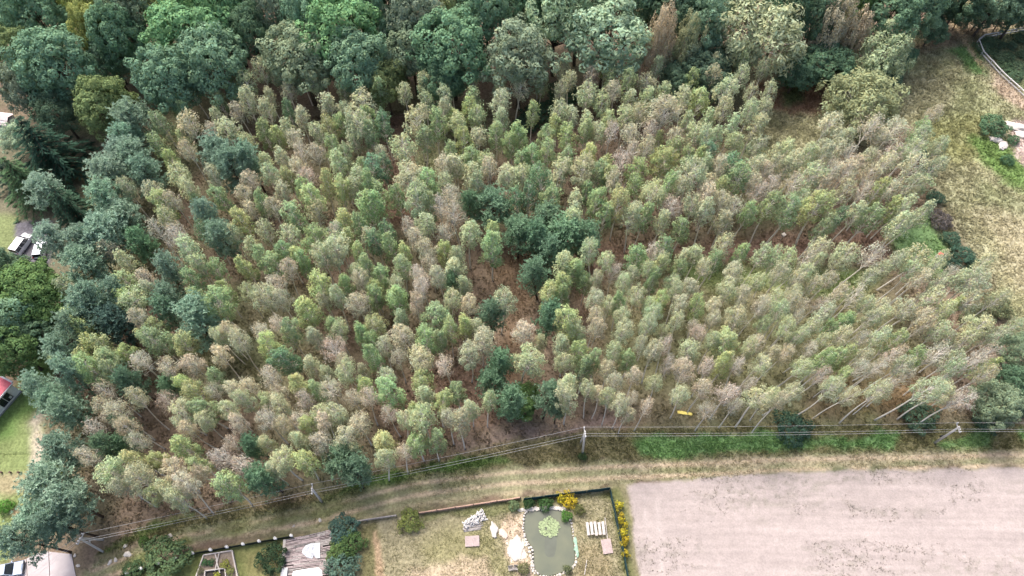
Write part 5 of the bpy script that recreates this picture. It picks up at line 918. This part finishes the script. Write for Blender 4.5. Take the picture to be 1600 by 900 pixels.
for x0 in (1.1, 5.0, 8.6):
    w_ = hb('window', x0, x0 + 2.1, -0.05, 0.03, 0.75, 2.45, GLASS())
    for a in (x0, x0 + 1.01, x0 + 2.02): hb('frame', a, a + 0.08, -0.09, -0.055, 0.75, 2.45, WHITE(), w_)
    hb('sill', x0 - 0.08, x0 + 2.18, -0.2, -0.055, 0.66, 0.74, WHITE(), w_); hb('curtain', x0 + 0.2, x0 + 0.55, -0.054, -0.051, 0.95, 1.5, WHITE(), w_)
bm2 = MB().beam((-0.2, 0.2 * sgn, 0.9), (-2.6, 1.2 * sgn, 0.35), 0.35, 0.08).build('ramp_board', mat('rust red board', (0.28, 0.08, 0.055), 0.8), hs)
g0 = vat(15, 198); sh = thing('garden_shed', g0, 'small whitish shed with pinkish roof at the upper left edge', 'shed', rotz=-0.15)
MB().box((0, 0, 1.05), (2.7, 2.6, 2.1)).build('wall', WALLM, sh); 
MB().add([(-1.6, -1.55, 2.05), (1.6, -1.55, 2.05), (1.6, 0, 2.75), (-1.6, 0, 2.75), (-1.6, 1.55, 2.05), (1.6, 1.55, 2.05), (-1.6, -1.55, 2.15), (1.6, -1.55, 2.15), (1.6, 0, 2.87), (-1.6, 0, 2.87), (-1.6, 1.55, 2.15), (1.6, 1.55, 2.15)],
    [(0, 1, 2, 3), (3, 2, 5, 4), (6, 7, 8, 9), (9, 8, 11, 10), (0, 1, 7, 6), (4, 5, 11, 10), (0, 3, 9, 6), (3, 4, 10, 9), (1, 2, 8, 7), (2, 5, 11, 8)]).build('roof', mat('pinkish shingles', (0.56, 0.48, 0.48), 0.8, 0.2, 4, 0.3), sh)
for k, (z, y) in enumerate(((2.33, -1.2), (2.56, -0.72))): MB().beam((-1.58, y, z), (1.58, y, z), 0.07, 0.08).build('roof_batten', mat('grey plinth', (0.3, 0.3, 0.31), 0.9), sh)
dr_ = MB().box((0.1, -1.32, 0.95), (1.5, 0.05, 1.7)).build('door', mat('blue grey door', (0.2, 0.21, 0.27), 0.6), sh); MB().box((0.7, -1.37, 0.95), (0.05, 0.06, 0.16)).build('handle', DARK(), dr_)
cy = MB(); SL = mat('pale concrete slab', (0.38, 0.345, 0.35), 0.85, 0.10, 0.8, 0.15, dirt=(0.33, 0.29, 0.29))
pv = tag(bpy.data.objects.new('paved_yard', None), kind='structure'); COL.objects.link(pv); pv.location = (*at(60, 885), 0)
for poly in (((-60, 915), (20, 882.5), (41, 873.5), (44, 930), (-60, 940)), ((42, 873), (66, 861.5), (76, 862), (79, 930), (45, 930)), ((77, 862), (112, 866), (120, 906), (122, 930), (80, 930))):
    MB().prism([tuple((Vector((*at(*q), 0)) - pv.location).xy) for q in poly], -0.1, 0.07).build('concrete_slab', SL, pv, 0.015)
for k, (u, v, s_) in enumerate(((200, 866, 1.1), (172, 879, 0.8), (181, 875, 0.7), (122, 884, 0.6), (196, 853, 0.7), (117, 868, 0.5), (265, 838, 1.0), (459, 822, 0.5), (500, 813, 0.6))):
    lump('stone', (u, v), (s_, s_ * 0.7, s_ * 0.25), STONE(), ('largest flat whitish stone beside the track', 'whitish stone low on the track near the paved yard', 'smaller whitish stone touching the track rut', 'rubble stone at the paved yard corner', 'pale stone under the wires above the largest stone', 'broken kerb stone at the yard edge', 'flat pale patch of stone on the upper track', 'small white stone near the last white post cap', 'pale stone on the track above the hedge')[k], 'stone', 30 + k, k)

# --- cars
def car(px_, ang, paint, label, L=4.3, W=1.78, H=1.5, van=False):
    o = thing('parked_car', (*at(*px_), 0), label, 'car', rotz=ang); pm = mat('car paint ' + label[:12], paint, 0.25, 0.03, 3, 0.0, metal=0.15, spec=0.5); sc = L / 4.3
    bz = 0.88 if not van else 0.98
    prof = [(-2.13, 0.32), (-2.15, 0.62), (-2.08, bz), (0.95, bz), (1.35, bz - 0.03), (1.95, bz - 0.16), (2.12, 0.62), (2.14, 0.34)]
    def shell(prof, y0, y1, taper):
        m = MB(); V = []; n = len(prof)
        for y, s in ((-1, -1), (1, 1)):
            for x, z in prof: V.append((x * sc, y * (y1 if z < 0.7 else y0), z))
        return m.add(V, [(i, (i + 1) % n, n + (i + 1) % n, n + i) for i in range(n)], ngons=[tuple(range(n)), tuple(range(2 * n - 1, n - 1, -1))])
    shell(prof, W / 2 * 0.97, W / 2, 0).build('body', pm, o, 0.07)
    rx0, rx1 = (-1.85, 0.35) if not van else (-1.98, 0.55); bx0, bx1 = (-2.1, 1.15) if not van else (-2.12, 1.25); wr, wb_ = W / 2 * 0.74, W / 2 * 0.93
    V = [(bx0 * sc, -wb_, bz - 0.01), (bx1 * sc, -wb_, bz - 0.01), (bx1 * sc, wb_, bz - 0.01), (bx0 * sc, wb_, bz - 0.01), (rx0 * sc, -wr, H - 0.07), (rx1 * sc, -wr, H - 0.07), (rx1 * sc, wr, H - 0.07), (rx0 * sc, wr, H - 0.07)]
    MB().add(V, [(0, 3, 2, 1), (4, 5, 6, 7), (0, 1, 5, 4), (1, 2, 6, 5), (2, 3, 7, 6), (3, 0, 4, 7)]).build('glasshouse', GLASS(), o, 0.03)
    MB().box(((rx0 + rx1) / 2 * sc, 0, H - 0.05), ((rx1 - rx0) * sc + 0.06, wr * 2 + 0.05, 0.07)).build('roof', pm, o, 0.03)
    for s in (-1, 1):
        for t in (0.02, 0.36, 0.66, 0.985):
            a = Vector(V[0 if s < 0 else 3]).lerp(Vector(V[1 if s < 0 else 2]), t); b = Vector(V[4 if s < 0 else 7]).lerp(Vector(V[5 if s < 0 else 6]), t); a.y *= 1.005; b.y *= 1.01
            MB().beam(a, b, 0.07, 0.05).build('pillar', pm, o)
        for x in (-1.32, 1.33):
            w_ = MB().tube([(x * sc, s * (W / 2 - 0.2), 0.33), (x * sc, s * (W / 2 + 0.01), 0.33)], 0.33, 16).build('wheel', RUBBER(), o); MB().tube([(x * sc, s * (W / 2 - 0.01), 0.33), (x * sc, s * (W / 2 + 0.025), 0.33)], 0.2, 12).build('rim', mat('alloy', (0.5, 0.5, 0.52), 0.3, metal=0.8), w_)
        MB().box((2.06 * sc, s * W * 0.36, 0.66), (0.14, 0.36, 0.15)).build('headlight', mat('lamp glass', (0.75, 0.77, 0.8), 0.1, 0.02), o, 0.03); MB().box((-2.12 * sc, s * W * 0.41, 0.82), (0.08, 0.2, 0.28)).build('tail_light', mat('red lamp', (0.35, 0.01, 0.015), 0.2, 0.02), o, 0.02)
        MB().box((0.85 * sc, s * (W / 2 + 0.08), bz + 0.06), (0.14, 0.2, 0.13)).build('mirror', pm, o, 0.03)
    for x in (-2.15, 2.15): MB().box((x * sc, 0, 0.42), (0.1, W * 0.9, 0.2)).build('bumper', DARK(), o, 0.03)
    return o
car((38, 384), math.radians(76), (0.70, 0.71, 0.74), 'white hatchback with tall cabin, left of two parked cars', 4.3, 1.85, 1.75, True)
car((67, 392), math.radians(97), (0.66, 0.70, 0.76), 'smaller white car half hidden under a grey-green pine', 3.9)
car((13, 893), math.radians(12), (0.33, 0.40, 0.52), 'blue-grey car on the paved yard at the bottom left', 4.4)

# --- odds and ends in the wood and meadow
yb = thing('yellow_board', (*at(1070, 646), 0), 'yellow board lying at the wood edge above the green verge', 'board', rotz=-0.18)
MB().prism([(-1.15, -0.16), (-1.0, -0.26), (0.9, -0.22), (1.1, -0.1), (1.05, 0.22), (-0.9, 0.24), (-1.15, 0.16)], 0.12, 0.2).build('deck', mat('yellow paint', (0.72, 0.60, 0.16), 0.6, 0.12, 4, 0.1), yb, 0.03)
for x in (-0.7, 0.7): MB().box((x, 0, 0.06), (0.12, 0.46, 0.12)).build('cleat', mat('dull yellow', (0.4, 0.32, 0.12), 0.8), yb)
nb = thing('nest_box', (*at(1219, 376), 0), 'pale box on a thin post among bare birch trunks', 'nest box'); MB().tube([(0, 0, -0.1), (0, 0, 1.5)], 0.05, 6).build('post', PALEWOOD(), nb)
MB().box((0, 0, 1.65), (0.55, 0.5, 0.5), 0.5).build('box', PALEWOOD(), nb, 0.05); MB().box((0, 0, 1.93), (0.68, 0.62, 0.05), 0.5).build('lid', PALEWOOD(), nb, 0.02)
bd = thing('covered_bundle', (*at(1466, 405), 0), 'white-sheeted bundle topped with red cloth beside the dark hedge', 'bundle')
MB().rock((0, 0, 0.55), (1.5, 1.4, 1.3), 71, 2).build('sheet', SHEET, bd, smooth=True); MB().rock((-0.1, 0.25, 1.25), (1.0, 0.7, 0.45), 72, 2).build('cloth', mat('red cloth', (0.62, 0.14, 0.11), 0.9, 0.2, 6, 0.3), bd)
for u, v, s_, lb, sd2 in ((1556, 220, (2.6, 1.5, 0.9), 'white sand heap nearest the round green bush', 81), (1566, 228, (1.6, 2.4, 0.7), 'lower tail of the white sand heap by the weeds', 82), (1590, 200, (5.0, 2.2, 1.0), 'big white sand heap at the right picture edge', 83), (1597, 212, (3.0, 1.6, 0.8), 'second white heap below the big one at the right edge', 84)):
    lump('sand_heap', (u, v), s_, CHALK, lb, 'sand heap', sd2, -0.3, 3)
